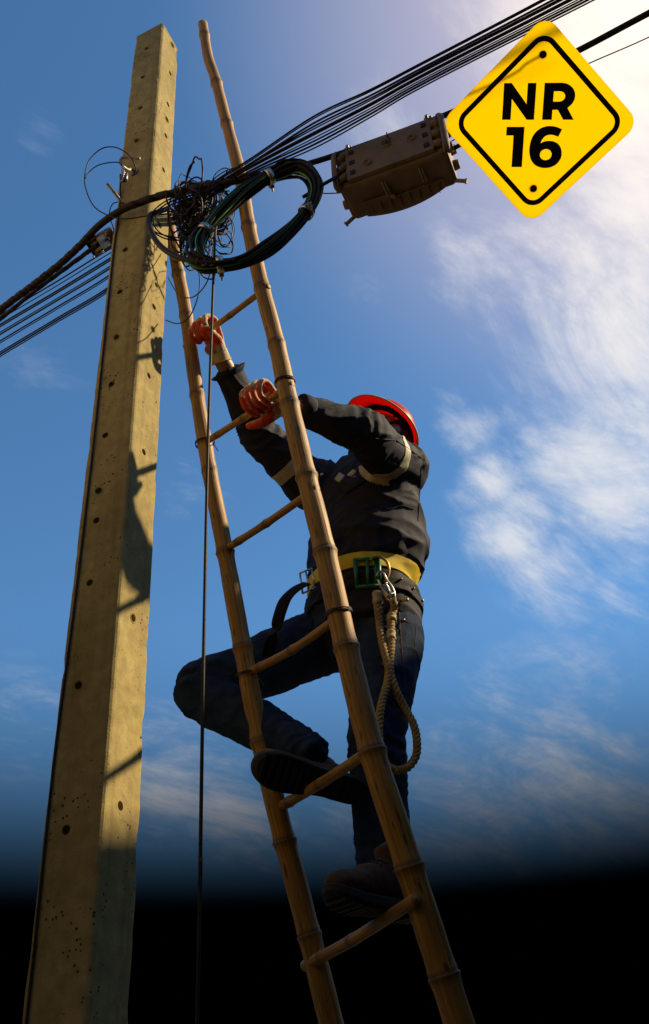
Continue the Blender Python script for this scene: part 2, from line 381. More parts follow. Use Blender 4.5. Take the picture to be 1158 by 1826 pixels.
def patch(tree, poly, off=.003, thick=.0025, sub=6):
    """a small sewn piece lying on a surface; poly = four corners as seen, resolved on the surface itself"""
    a, b, c, d = poly; V = []; Fc = []; ok = True; grid = []
    for i in range(sub + 1):
        for j in range(sub + 1):
            s, t = i / sub, j / sub
            x = (a[0] * (1 - s) + b[0] * s) * (1 - t) + (d[0] * (1 - s) + c[0] * s) * t
            y = (a[1] * (1 - s) + b[1] * s) * (1 - t) + (d[1] * (1 - s) + c[1] * s) * t
            p, nn = hit(tree, x, y, off)
            if p is None: return None
            grid.append((p, nn))
    n = len(grid); V = [g[0] for g in grid] + [g[0] - g[1] * (thick + off) for g in grid]
    w = sub + 1
    for i in range(sub):
        for j in range(sub):
            q = (i * w + j, i * w + j + 1, (i + 1) * w + j + 1, (i + 1) * w + j); Fc.append(q); Fc.append(tuple(reversed([k + n for k in q])))
    rim = [j for j in range(w)] + [i * w + sub for i in range(1, w)] + [sub * w + j for j in range(sub - 1, -1, -1)] + [i * w for i in range(sub - 1, 0, -1)]
    for i in range(len(rim)):
        x, y = rim[i], rim[(i + 1) % len(rim)]; Fc.append((x, x + n, y + n, y))
    me = mesh(V, Fc); bm = bmesh.new(); bm.from_mesh(me); bmesh.ops.recalc_face_normals(bm, faces=bm.faces); bm.to_mesh(me); bm.free()
    return me
def slice_band(me, p0, p1, nrm, axis=None, maxd=None, off=.004, thick=.003):
    """the strip of a garment between two parallel planes, lifted off it as a band with thickness"""
    bm = bmesh.new(); bm.from_mesh(me); nrm = Vector(nrm).normalized()
    bmesh.ops.bisect_plane(bm, geom=bm.verts[:] + bm.edges[:] + bm.faces[:], plane_co=p0, plane_no=nrm, clear_inner=True)
    bmesh.ops.bisect_plane(bm, geom=bm.verts[:] + bm.edges[:] + bm.faces[:], plane_co=p1, plane_no=nrm, clear_outer=True)
    if maxd:
        c = (Vector(p0) + Vector(p1)) / 2
        bad = [f for f in bm.faces if ((f.calc_center_median() - c) - nrm * (f.calc_center_median() - c).dot(nrm)).length > maxd]
        bmesh.ops.delete(bm, geom=bad, context='FACES')
    bm.normal_update()
    for v in bm.verts: v.co += v.normal * off
    geo = bmesh.ops.solidify(bm, geom=bm.faces[:], thickness=thick)
    bmesh.ops.recalc_face_normals(bm, faces=bm.faces)
    out = bpy.data.meshes.new('band'); bm.to_mesh(out); bm.free(); return out
def set_attr(me, name, vals):
    a = me.attributes.new(name, 'FLOAT', 'POINT'); a.data.foreach_set('value', vals)

# ================================================================== THE GROUND AND ADDED WALLS
def build_ground():
    v = []; f = []; n = 40; S = 1500.0
    for i in range(n + 1):
        for j in range(n + 1):
            a = (i / n * 2 - 1); b = (j / n * 2 - 1)
            x = S * a * abs(a) ** 1.5; y = S * b * abs(b) ** 1.5
            v.append((x, y, .02 * noise.noise(Vector((x * .3, y * .3, 0))) if max(abs(x), abs(y)) < 60 else 0))
    for i in range(n):
        for j in range(n): k = i * (n + 1) + j; f.append((k, k + n + 1, k + n + 2, k + 1))
    tag(obj('ground', (v, f), 'asphalt'), kind='structure')
build_ground()

def build_added_walls():
    """unseen walls added round the camera to shade the lower scene and bounce light"""
    def wall(name, foot, prof, th, mt='render'):
        # prof: (distance along the foot line, height); built as one slab with a coping
        a, b = Vector(foot[0]), Vector(foot[1]); d = (b - a).normalized(); n = Vector((-d.y, d.x, 0)) * th; V = []; Fc = []
        for s_, h in prof: V += [a + d * s_ + Vector((0, 0, -.05)), a + d * s_ + n + Vector((0, 0, -.05)), a + d * s_ + n + Vector((0, 0, h)), a + d * s_ + Vector((0, 0, h))]
        for i in range(len(prof) - 1):
            for k in range(4): Fc.append((4 * i + k, 4 * i + (k + 1) % 4, 4 * i + 4 + (k + 1) % 4, 4 * i + 4 + k))
        Fc.append((3, 2, 1, 0)); m = 4 * (len(prof) - 1); Fc.append((m, m + 1, m + 2, m + 3))
        tag(obj(name, (V, Fc), mt, smooth=False), kind='structure')
    wall('shade_wall_right', ((1.8, -.7, 0), (1.8, 3.6, 0)), [(0, 4.15), (4.3, 4.15)], .2)  # added out of view to shade the lower pole, ladder and leg
    wall('shade_wall_left_base', ((-1.88, -.7, 0), (-1.88, 3.0, 0)), [(0, 3.5), (3.7, 3.5)], .22)  # added dark lower part, cuts bounce light near the bottom
    wall('bounce_wall_left', ((-1.9, -.7, 3.56), (-1.9, 3.0, 3.56)), [(0, 2.2), (3.7, 2.2)], .2, 'ochre')  # added ochre slab, catches the sun and bounces warm fill
    wall('shade_wall_behind', ((-1.9, -.9, 0), (1.8, -.9, 0)), [(0, 5.5), (3.7, 5.5)], .2)  # added behind the camera to cut sky light low down
build_added_walls()

# ================================================================== CONCRETE POLE
POLE_A = {'y': 2.44}
def build_pole():
    ya = POLE_A['y']
    tl, trr = Vector((-.937, .35, 0)).normalized(), Vector((.35, .937, 0)).normalized()
    a0 = atY(175, 1570, ya); a1 = atY(291, 40, ya)                    # the near arris, low and high
    s0, s1 = .177, .144
    ztop, zlow = a1.z, a0.z
    def sec(z):
        t = (z - zlow) / (ztop - zlow); a = a0.lerp(a1, t); s = s0 + (s1 - s0) * t
        return Vector((a.x, a.y, z)), s
    zs = [-.02] + list(np.linspace(.3, ztop - .02, 170)) + [ztop]
    ch = .014; V = []; Fc = []
    ring = None
    for z in zs:
        a, s = sec(z)
        c = [a, a + trr * s, a + trr * s + tl * s, a + tl * s]
        dirs = [(tl, trr), (-trr, tl), (-tl, -trr), (trr, -tl)]
        pts = []
        for q, (d1, d2) in zip(c, dirs):
            for k in range(4):
                th = k / 3 * math.pi / 2
                pts.append(q + d1 * (ch * (1 - math.sin(th))) + d2 * (ch * (1 - math.cos(th))))
        # order each corner so the ring runs round; corner goes from d1 side to d2 side
        k0 = len(V)
        for i, p in enumerate(pts):
            w = noise.noise(Vector((p.x * 9, p.y * 9, p.z * 14))) * .0018 + noise.noise(Vector((p.x * 40, p.y * 40, p.z * 60))) * .0012
            corner = i % 4
            if corner in (0, 3) : w *= .5
            chip = max(0, noise.noise(Vector((p.x * 9 + 3, p.y * 9, p.z * 17))) - .25) * (.009 if corner in (1, 2) else .003)
            if z > ztop - .12: chip += max(0, noise.noise(Vector((p.x * 23, p.y * 23, p.z * 31))) + .1) * .016 * (z - ztop + .12) / .12
            ctr = a + (trr + tl) * (s / 2); inw = (ctr - p).normalized()
            pp = p + inw * (w + chip)
            if z == ztop: pp.z += noise.noise(Vector((p.x * 30, p.y * 30, 2))) * .018 - .004
            V.append(pp)
        m = len(pts)
        if k0:
            for i in range(m):
                j = (i + 1) % m; Fc.append((k0 - m + i, k0 - m + j, k0 + j, k0 + i))
    Fc.append(tuple(range(len(V) - m, len(V))))
    Fc.append(tuple(reversed(range(m))))
    me = mesh(V, Fc); bm = bmesh.new(); bm.from_mesh(me); bmesh.ops.recalc_face_normals(bm, faces=bm.faces); bm.to_mesh(me); bm.free()
    o = bpy.data.objects.new('tmp_pole', me); COL.objects.link(o)
    # bolt holes, drilled where they sit on the two faces
    def on_face(px, py, tang):
        nrm = None; d = ray(px, py)
        e = (a1 - a0); nn = e.cross(tang).normalized(); t = (a0 - CAM).dot(nn) / d.dot(nn); return CAM + d * t, nn
    left = [(262, 86), (255, 137), (251, 192), (244, 250), (224, 445), (214, 520), (208, 601), (199, 685), (188, 776), (176, 875), (172, 928), (160, 1039), (140, 1222), (118, 1480)]
    right = [(308, 80), (304, 131), (300, 186), (298, 213), (296, 242), (292, 303), (285, 401), (279, 508), (275, 547), (273, 587), (266, 670), (257, 806), (238, 1102), (215, 1437)]
    cuts = []
    for lst, tg in ((left, tl), (right, trr)):
        for q in lst:
            p, nn = on_face(*q, tg); inn = (a0 + (trr + tl) * .09 - a0); inn.z = 0
            if nn.dot(inn) < 0: nn = -nn
            cuts.append(cyl(p - nn * .03, p + nn * .07, .0112 + random.random() * .0016, 14))
    cm = mesh(*join(*cuts)); bm = bmesh.new(); bm.from_mesh(cm); bmesh.ops.recalc_face_normals(bm, faces=bm.faces); bm.to_mesh(cm); bm.free()
    co = bpy.data.objects.new('tmp_cut', cm); COL.objects.link(co)
    b = o.modifiers.new('b', 'BOOLEAN'); b.operation = 'DIFFERENCE'; b.object = co; b.solver = 'EXACT'
    me = evaluated(o); bpy.data.objects.remove(co)
    pole = empty('utility_pole', (a0.x, a0.y + .1, 0), 'tall square concrete utility pole with rows of bolt holes', 'utility pole')
    s = add('shaft', me, 'concrete', pole, smooth=False)
    # lips of mortar round some of the holes
    for lst, tg in ((left, tl), (right, trr)):
        for i, q in enumerate(lst):
            if i % 3: continue
            p, nn = on_face(*q, tg); rr = []
            sd = nn.orthogonal().normalized(); bi = nn.cross(sd)
            P = [p + (sd * math.cos(x) + bi * math.sin(x)) * (.0150 + .0012 * noise.noise(Vector((x * 2, i, 0)))) for x in np.linspace(0, 2 * math.pi, 19)]
            obj('hole_rim', tube([Vector(x) for x in P], .0013, 5, caps=False), 'concrete', pole)
    return a0, a1, tl, trr, sec
PA0, PA1, PTL, PTR, PSEC = build_pole()

# ================================================================== BAMBOO LADDER
LS = .97
RAIL_R = [(362, 42, 2.30), (371, 100, 2.33), (384, 140, 2.345), (405, 222, 2.38), (430, 320, 2.42), (444, 405, 2.44), (468, 515, 2.47), (494, 615, 2.49), (517, 722, 2.51), (547, 850, 2.54), (580, 985, 2.565), (618, 1155, 2.59), (664, 1340, 2.62), (722, 1520, 2.66), (760, 1640, 2.69)]
RAIL_L = [(296, 380, 2.675), (308, 430, 2.69), (318, 485, 2.71), (331, 555, 2.73), (352, 705, 2.78), (374, 840, 2.82), (402, 985, 2.86), (433, 1155, 2.91), (463, 1310, 2.96), (503, 1480, 3.01), (545, 1640, 3.06)]
def railP(tab, y):
    ys = [q[1] for q in tab]; return atY(np.interp(y, ys, [q[0] for q in tab]), y, LS * np.interp(y, ys, [q[2] for q in tab]))
def cane(pts, radii, nodes, parent, name, label=None, sides=20, seg=.02):
    """bamboo cane along points; nodes: distances from the start where the joints are"""
    path = catmull(pts, 14); L = [0]
    for a, b in zip(path, path[1:]): L.append(L[-1] + (b - a).length)
    tot = L[-1]
    ss = sorted(set([round(x, 4) for x in np.arange(0, tot, seg)] + [tot] + [round(min(max(n + d, 0), tot), 4) for n in nodes for d in (-.022, -.012, -.006, -.002, .002, .006, .012, .022)]))
    px = [np.interp(ss, L, [p[i] for p in path]) for i in range(3)]
    P = [Vector((px[0][i], px[1][i], px[2][i])) for i in range(len(ss))]
    R = []; scar = []
    wob = random.random() * 50; amp = [random.uniform(.55, 1.5) for _ in nodes] or [1]
    for s in ss:
        r = float(np.interp(s, np.linspace(0, tot, len(radii)), radii)); d = min([abs(s - n) for n in nodes] + [9]); sd = min([(s - n) for n in nodes], key=abs) if nodes else 9
        am = amp[min(range(len(nodes)), key=lambda q: abs(s - nodes[q]))] if nodes else 1
        k = 1 + .10 * am * math.exp(-(d / .014) ** 2) + .05 * math.exp(-(d / .0035) ** 2) - .07 * math.exp(-((sd + .006) / .003) ** 2) - .03 * math.exp(-((d - .05) / .03) ** 2)
        k *= 1 + .025 * noise.noise(Vector((s * 7, wob, 0)))
        R.append(r * k); scar.append(min(1, math.exp(-((sd + .006) / .0035) ** 2) + .45 * math.exp(-(d / .012) ** 2)))
    v, f = tube(P, R, sides)
    me = mesh(v, f); uvl = me.uv_layers.new(name='UVMap'); off = random.random() * 9
    n = len(P)
    for poly in me.polygons:
        for li in poly.loop_indices:
            vi = me.loops[li].vertex_index; i, k = divmod(vi, sides)
            u = k / sides
            if len(poly.vertices) == 4 and k == 0 and any((me.loops[x].vertex_index % sides) == sides - 1 for x in poly.loop_indices): u = 1.0
            uvl.data[li].uv = (u * .5 + off, ss[i] + off)
    set_attr(me, 'node_scar', [scar[i // sides] for i in range(n * sides)])
    o = add(name, me, 'bamboo', parent)
    return o, P, R
def build_ladder():
    lad = empty('bamboo_ladder', (0, 2.7, 0), 'bamboo ladder leaning up into the overhead cables', 'ladder')
    def down(tab):
        a = railP(tab, tab[-3][1]); b = railP(tab, tab[-1][1]); d = (b - a).normalized(); t = (b.z - 0.0) / -d.z
        return [b + d * (t * k) for k in (.35, .7, 1.0)]
    R = [railP(RAIL_R, q[1]) for q in RAIL_R] + down(RAIL_R)
    Lp = [railP(RAIL_L, q[1]) for q in RAIL_L] + down(RAIL_L)
    for pts, rr, ny, tab, lab in ((R, [.0195, .0245, .0305, .035, .0375, .040, .043], [62, 148, 224, 405, 512, 616, 722, 852, 988, 1152, 1337, 1545], RAIL_R, 'longer cane that rises free above the cables'),
                                  (Lp, [.023, .026, .030, .034, .037, .040], [410, 488, 560, 708, 842, 987, 1156, 1325, 1500], RAIL_L, 'shorter cane beside the pole')):
        path = catmull(pts, 14); L = [0]
        for a, b in zip(path, path[1:]): L.append(L[-1] + (b - a).length)
        nodes = []
        for y in ny:
            q = railP(tab, y); i = min(range(len(path)), key=lambda k: (path[k] - q).length); nodes.append(L[i])
        while nodes[-1] + .27 < L[-1]: nodes.append(nodes[-1] + .26)
        o, _, _ = cane(pts, rr, nodes, lad, 'rail'); o['label'] = lab
    rungs = [((352, 612), (456, 518)), ((372, 789), (512, 692)), ((408, 980), (552, 878)), ((440, 1198), (598, 1098)), ((488, 1442), (660, 1336))]
    out = []
    for i, (a, b) in enumerate(rungs):
        A, B = railP(RAIL_L, a[1]), railP(RAIL_R, b[1]); out.append((A, B))
    # two more below, under the climber's other foot and out of the picture
    dA = out[-1][0] - out[-2][0]; dB = out[-1][1] - out[-2][1]
    out.append((out[-1][0] + dA, out[-1][1] + dB)); out.append((out[-1][0] + dA, out[-1][1] + dB))
    for i, (A, B) in enumerate(out):
        d = (B - A).normalized(); mid = (A + B) / 2 + Vector((0, 0, -.006 + (-.012 if i == 3 else 0)))
        r = [.0105, .0115, .0125, .0125, .0145, .015, .015][i]
        nodes = [.09 + .02 * random.random(), .24 + .03 * random.random()]
        cane([A - d * .03, mid, B + d * .03], [r, r * 1.03, r], nodes, lad, 'rung', sides=12)
    def lash(c, axis, r, side):
        s = axis.orthogonal().normalized(); bi = axis.cross(s); P = []
        for k in range(52):
            th = k / 51 * 2 * math.pi * 3.2; P.append(c + axis * (-.005 + .010 * k / 51 + .0012 * math.sin(k)) + (s * math.cos(th) + bi * math.sin(th)) * (r + .0025))
        P += [c + side * (r + .015) + axis * (-.02), c + side * (r + .03) + axis * (-.05)]
        obj('lashing', tube(P, .0018, 5), 'lash', lad)
    axR = lambda y: (railP(RAIL_R, y - 40) - railP(RAIL_R, y + 40)).normalized(); axL = lambda y: (railP(RAIL_L, y - 40) - railP(RAIL_L, y + 40)).normalized()
    for y, r in ((682, .031), (1094, .036)): lash(railP(RAIL_R, y), axR(y), r, (railP(RAIL_L, y + 60) - railP(RAIL_R, y)).normalized())
    for y, r in ((790, .031), (1203, .0355)): lash(railP(RAIL_L, y), axL(y), r, (railP(RAIL_R, y - 60) - railP(RAIL_L, y)).normalized())
    return out
RUNGS = build_ladder()

# ================================================================== CABLES
def zpath(pts): return [atZ(x, y, z) for x, y, z in pts]
def stripe(path, rad, ang0, twist, width=.0016):
    """a printed stripe along a cable, laid just proud of its sheath"""
    T, fr = frames(path); V = []; Fc = []
    for i, p in enumerate(path):
        a = ang0 + twist * i
        for d in (-1, 1):
            th = a + d * width / rad; V.append(p + (fr[i][0] * math.cos(th) + fr[i][1] * math.sin(th)) * (rad + .0006))
    for i in range(len(path) - 1): Fc.append((2 * i, 2 * i + 1, 2 * i + 3, 2 * i + 2))
    return V, Fc

def build_cables():
    # the thin lines: past the back of the pole, through the tangle and off to the upper right
    N = 11
    for i in range(N):
        s = i / (N - 1) + random.uniform(-.03, .03); k = random.uniform(-3, 3)
        zl = 3.34 - .06 * s
        off = [0, 1, 2.2, 2.7, 4.0, 4.5, 6.0, 6.5, 8.6, 9.1, 9.6][i] / 9.6
        pts = [(-260, 735 + 90 * off, zl), (-60, 600 + 74 * off, zl), (0, 562 + 74 * off, zl), (100, 503 + 73 * off, zl), (196, 444 + 74 * off, zl), (262, 408 + 46 * off + k, zl + .02), (330, 362 + 30 * s + k, 3.24), (392, 316 + 30 * s + k, 3.1), (450, 280 + 34 * s + k, 3.06),
               (560, 207 + 58 * s, 3.06), (660, 160 + 50 * s, 3.06), (760, 108 + 44 * s, 3.06), (966 + 94 * s, 0, 3.06), (1180 + 110 * s, -118, 3.06), (1420 + 110 * s, -250, 3.06)]
        r = [.0032, .0022, .0036, .0032, .0024, .0036, .0032, .0022, .0032, .0036, .0026][i]
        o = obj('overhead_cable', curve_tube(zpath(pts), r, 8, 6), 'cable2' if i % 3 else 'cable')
        tag(o, ['topmost', 'second', 'third', 'fourth', 'fifth', 'sixth', 'seventh', 'eighth', 'ninth', 'second lowest', 'lowest'][i] + (' line from the top' if 0 < i < 9 else ' line') + ' among the parallel overhead cables left of the pole', 'cable', 'overhead cable bundle')
    # thick wrapped cable that crosses in front of the pole and carries the closure
    pts = [(-260, 735, 3.12), (-60, 600, 3.12), (0, 553, 3.12), (90, 485, 3.12), (140, 441, 3.13), (175, 404, 3.14), (215, 376, 3.145), (262, 357, 3.14), (300, 346, 3.13), (360, 333, 3.1), (420, 322, 3.07), (490, 307, 3.06), (560, 289, 3.05), (650, 259, 3.05), (800, 203, 3.05), (900, 155, 3.05), (1030, 91, 3.05), (1158, 23, 3.05), (1420, -115, 3.05)]
    P = catmull(zpath(pts), 14); big = empty('wrapped_cable', P[80], 'thick black spiral-wrapped cable crossing in front of the pole', 'cable')
    R = []
    for i, p in enumerate(P): R.append(.0135 if i < 150 else .0105)
    obj('sheath', tube(P, R, 10), 'cable', big)
    # spiral wrap: a flat tape wound round it
    T, fr = frames(P); V = []; Fc = []; tl = 0; n = 0
    for seg0, seg1, pitch in ((14, 66, .05), (88, 148, .07)):
        Q = P[seg0:seg1]; L = [0]
        for a, b in zip(Q, Q[1:]): L.append(L[-1] + (b - a).length)
        m = int(L[-1] / .004); V = []; Fc = []
        for j in range(m):
            s = j * .004; i = min(int(np.searchsorted(L, s)), len(Q) - 1); i = max(i, 1); t = (s - L[i - 1]) / max(1e-6, L[i] - L[i - 1]); p = Q[i - 1].lerp(Q[i], t); tt, (sa, bb) = T[seg0 + i], fr[seg0 + i]
            th = s / pitch * 2 * math.pi; rd = .0148 + .0006 * math.sin(s * 90)
            for d in (-.32, .32): V.append(p + tt * (d * pitch) + (sa * math.cos(th) + bb * math.sin(th)) * rd)
        for j in range(m - 1): Fc.append((2 * j, 2 * j + 1, 2 * j + 3, 2 * j + 2))
        me = mesh(V, Fc); o = bpy.data.objects.new('t', me); COL.objects.link(o); md = o.modifiers.new('s', 'SOLIDIFY'); md.thickness = .0016; md.offset = 1
        add('spiral_wrap', evaluated(o), 'cable', big)
    # a second twisted cable that joins it on the left
    for k in range(3):
        pts2 = []
        for q in np.linspace(0, 1, 26):
            x = -60 + q * 235; y = 610 - q * 190 + (8 if q < .55 else 8 + 18 * (q - .55)); c = atZ(x, y, 3.13); th = q * 22 + k * 2.1
            pts2.append(c + Vector((0, .4, .9)).normalized() * (.010 * math.cos(th)) + Vector((.5, -.8, 0)) * (.010 * math.sin(th)))
        o = obj('twisted_cable', curve_tube(pts2, .0062, 3, 6), 'cable')
        tag(o, 'black strand twisted round the thick cable left of the pole', 'cable', 'twisted strands left of the pole')
    # thin line at far right under the bundle
    o = obj('thin_line', curve_tube(zpath([(556, 334, 3.08), (585, 345, 3.1), (660, 330, 3.12), (800, 255, 3.15), (1000, 138, 3.15), (1158, 66, 3.15), (1400, -50, 3.15)]), .0022, 8, 6), 'cable')
    tag(o, 'very thin lone wire passing behind the sign below the thick cable', 'wire')
    # drop wire hanging straight down between the camera and the ladder
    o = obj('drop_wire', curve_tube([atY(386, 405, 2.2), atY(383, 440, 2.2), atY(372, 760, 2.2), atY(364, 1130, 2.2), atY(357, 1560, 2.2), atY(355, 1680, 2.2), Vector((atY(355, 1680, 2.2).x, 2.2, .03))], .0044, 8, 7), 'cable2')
    tag(o, 'straight black drop wire hanging vertically in front of the ladder', 'wire')
    # cable run down the left face of the pole
    def face(px, py):
        nn = (PA1 - PA0).cross(PTL).normalized(); d = ray(px, py); t = (PA0 - CAM).dot(nn) / d.dot(nn); q = CAM + d * t; return q - (nn if nn.y > 0 else -nn) * .005
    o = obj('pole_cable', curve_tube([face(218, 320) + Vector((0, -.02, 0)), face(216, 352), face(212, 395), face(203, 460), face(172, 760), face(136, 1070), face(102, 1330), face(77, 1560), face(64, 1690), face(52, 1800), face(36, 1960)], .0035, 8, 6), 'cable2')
    tag(o, 'thin cable running down the left face of the concrete pole', 'cable')
build_cables()

def band_clip(P0, axis, r, parent, w=.011, name='clamp_band'):
    """flat metal strap with a tightening screw round a bundle"""
    axis = axis.normalized(); s = axis.orthogonal().normalized(); b = axis.cross(s); V = []; Fc = []; n = 24
    for d in (-w, w):
        for rr in (r, r + .002):
            for k in range(n):
                th = 2 * math.pi * k / n; V.append(P0 + axis * d + (s * math.cos(th) + b * math.sin(th)) * rr)
    for k in range(n):
        j = (k + 1) % n; Fc += [(n + k, n + j, 3 * n + j, 3 * n + k), (k, j, n + j, n + k), (2 * n + k, 3 * n + k, 3 * n + j, 2 * n + j), (k, 2 * n + k, 2 * n + j, j)]
    o = obj(name, (V, Fc), 'steel', parent)
    side = (s * .3 - b * .95).normalized()
    if side.z > 0: side = -side
    c = P0 + side * (r + .006)
    obj('screw', join(box(c, axis * (w * .7), side * .005, axis.cross(side) * .008, .0015), cyl(c + side * .003, c + side * .018, .0035, 8)), 'galv', o, smooth=False)

def build_coil():
    root = empty('cable_coil', atY(450, 400, 2.16), 'coil of black cables with green stripes strapped by metal bands beside the ladder', 'cable coil')
    loop = [(478, 316), (510, 303), (540, 303), (560, 323), (561, 348), (545, 380), (515, 412), (478, 442), (437, 465), (395, 473), (362, 471), (347, 455), (352, 430), (372, 402), (402, 372), (438, 342)]
    n = len(loop); NS = 13
    for k in range(NS):
        a0 = 2 * math.pi * k / (9 if k < 9 else 4); rr = .0125 if k else 0
        P = []
        for turn_i in range(n + 1):
            x, y = loop[turn_i % n]
            # the bundle is tight under the straps and loose between them
            loose = [1, 1.5, 1.5, 1.3, 1, .9, 1.0, 1.2, 1, .9, 1.3, 1.6, 1.3, .9, 1.2, 1.2][turn_i % n]
            th = a0 + turn_i * .32; c = atY(x, y, 2.16 + .0)
            tx = (Vector(atY(*loop[(turn_i + 1) % n], 2.16)) - Vector(atY(*loop[(turn_i - 1) % n], 2.16))).normalized(); nb = tx.cross(Vector((0, 1, 0))).normalized()
            rr2 = (.0185 if k < 9 else .0085) * loose * (1 + .10 * math.sin(k * 3.7 + turn_i * 1.1))
            if turn_i == n and False: th = a0
            P.append(c + nb * (rr2 * math.cos(th)) + Vector((0, 1, 0)) * (rr2 * math.sin(th)))
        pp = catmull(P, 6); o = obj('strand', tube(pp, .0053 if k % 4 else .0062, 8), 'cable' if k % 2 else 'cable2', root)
        if k in (1, 4, 8):
            T, fr = frames(pp)
            cam_a = math.atan2(fr[0][1].dot(-fw), fr[0][0].dot(-fw))
            # lay the stripe on the side that shows
            V = []; Fc = []
            for i, p in enumerate(pp):
                v = (CAM - p).normalized(); th = math.atan2(v.dot(fr[i][1]), v.dot(fr[i][0])) + .7 * math.sin(k * 2.1 + i * .05)
                for d in (-1, 1): V.append(p + (fr[i][0] * math.cos(th + d * .32) + fr[i][1] * math.sin(th + d * .32)) * .0066)
            for i in range(len(pp) - 1): Fc.append((2 * i, 2 * i + 1, 2 * i + 3, 2 * i + 2))
            obj('stripe', (V, Fc), 'stripe', o)
    for (x, y), (x2, y2), r in (((480, 316), (505, 305), .0265), ((547, 378), (530, 398), .0255), ((366, 412), (385, 390), .0255), ((393, 472), (420, 469), .0265)):
        a, b = atY(x, y, 2.16), atY(x2, y2, 2.16); band_clip(a, b - a, r, root)
    # tail that comes off the pole and joins the coil, and the tail to the closure
    obj('tail', curve_tube([atZ(300, 372, 3.2), atY(282, 378, 2.3), atY(267, 386, 2.28), atY(270, 412, 2.25), atY(285, 437, 2.22), atY(312, 456, 2.18), atY(345, 466, 2.15), atY(385, 470, 2.14), atY(420, 466, 2.145)], .0098, 8, 10), 'cable', root)
    obj('tail', curve_tube([atY(540, 352, 2.17), atY(562, 338, 2.15), atY(580, 327, 2.14), atY(600, 316, 2.16), atY(618, 308, 2.22)], .0062, 8, 8), 'cable', root)
    for x in (352, 366): 
        c = atY(x, 467, 2.148); obj('wire_tie', curve_tube([c + Vector((.004 * math.cos(t), .012 * math.sin(t), .0125 * math.cos(t))) for t in np.linspace(0, 6.6, 14)] + [c + Vector((.02, -.01, -.03)), c + Vector((.03, -.012, -.025))], .0012, 3, 5), 'galv', root)
build_coil()

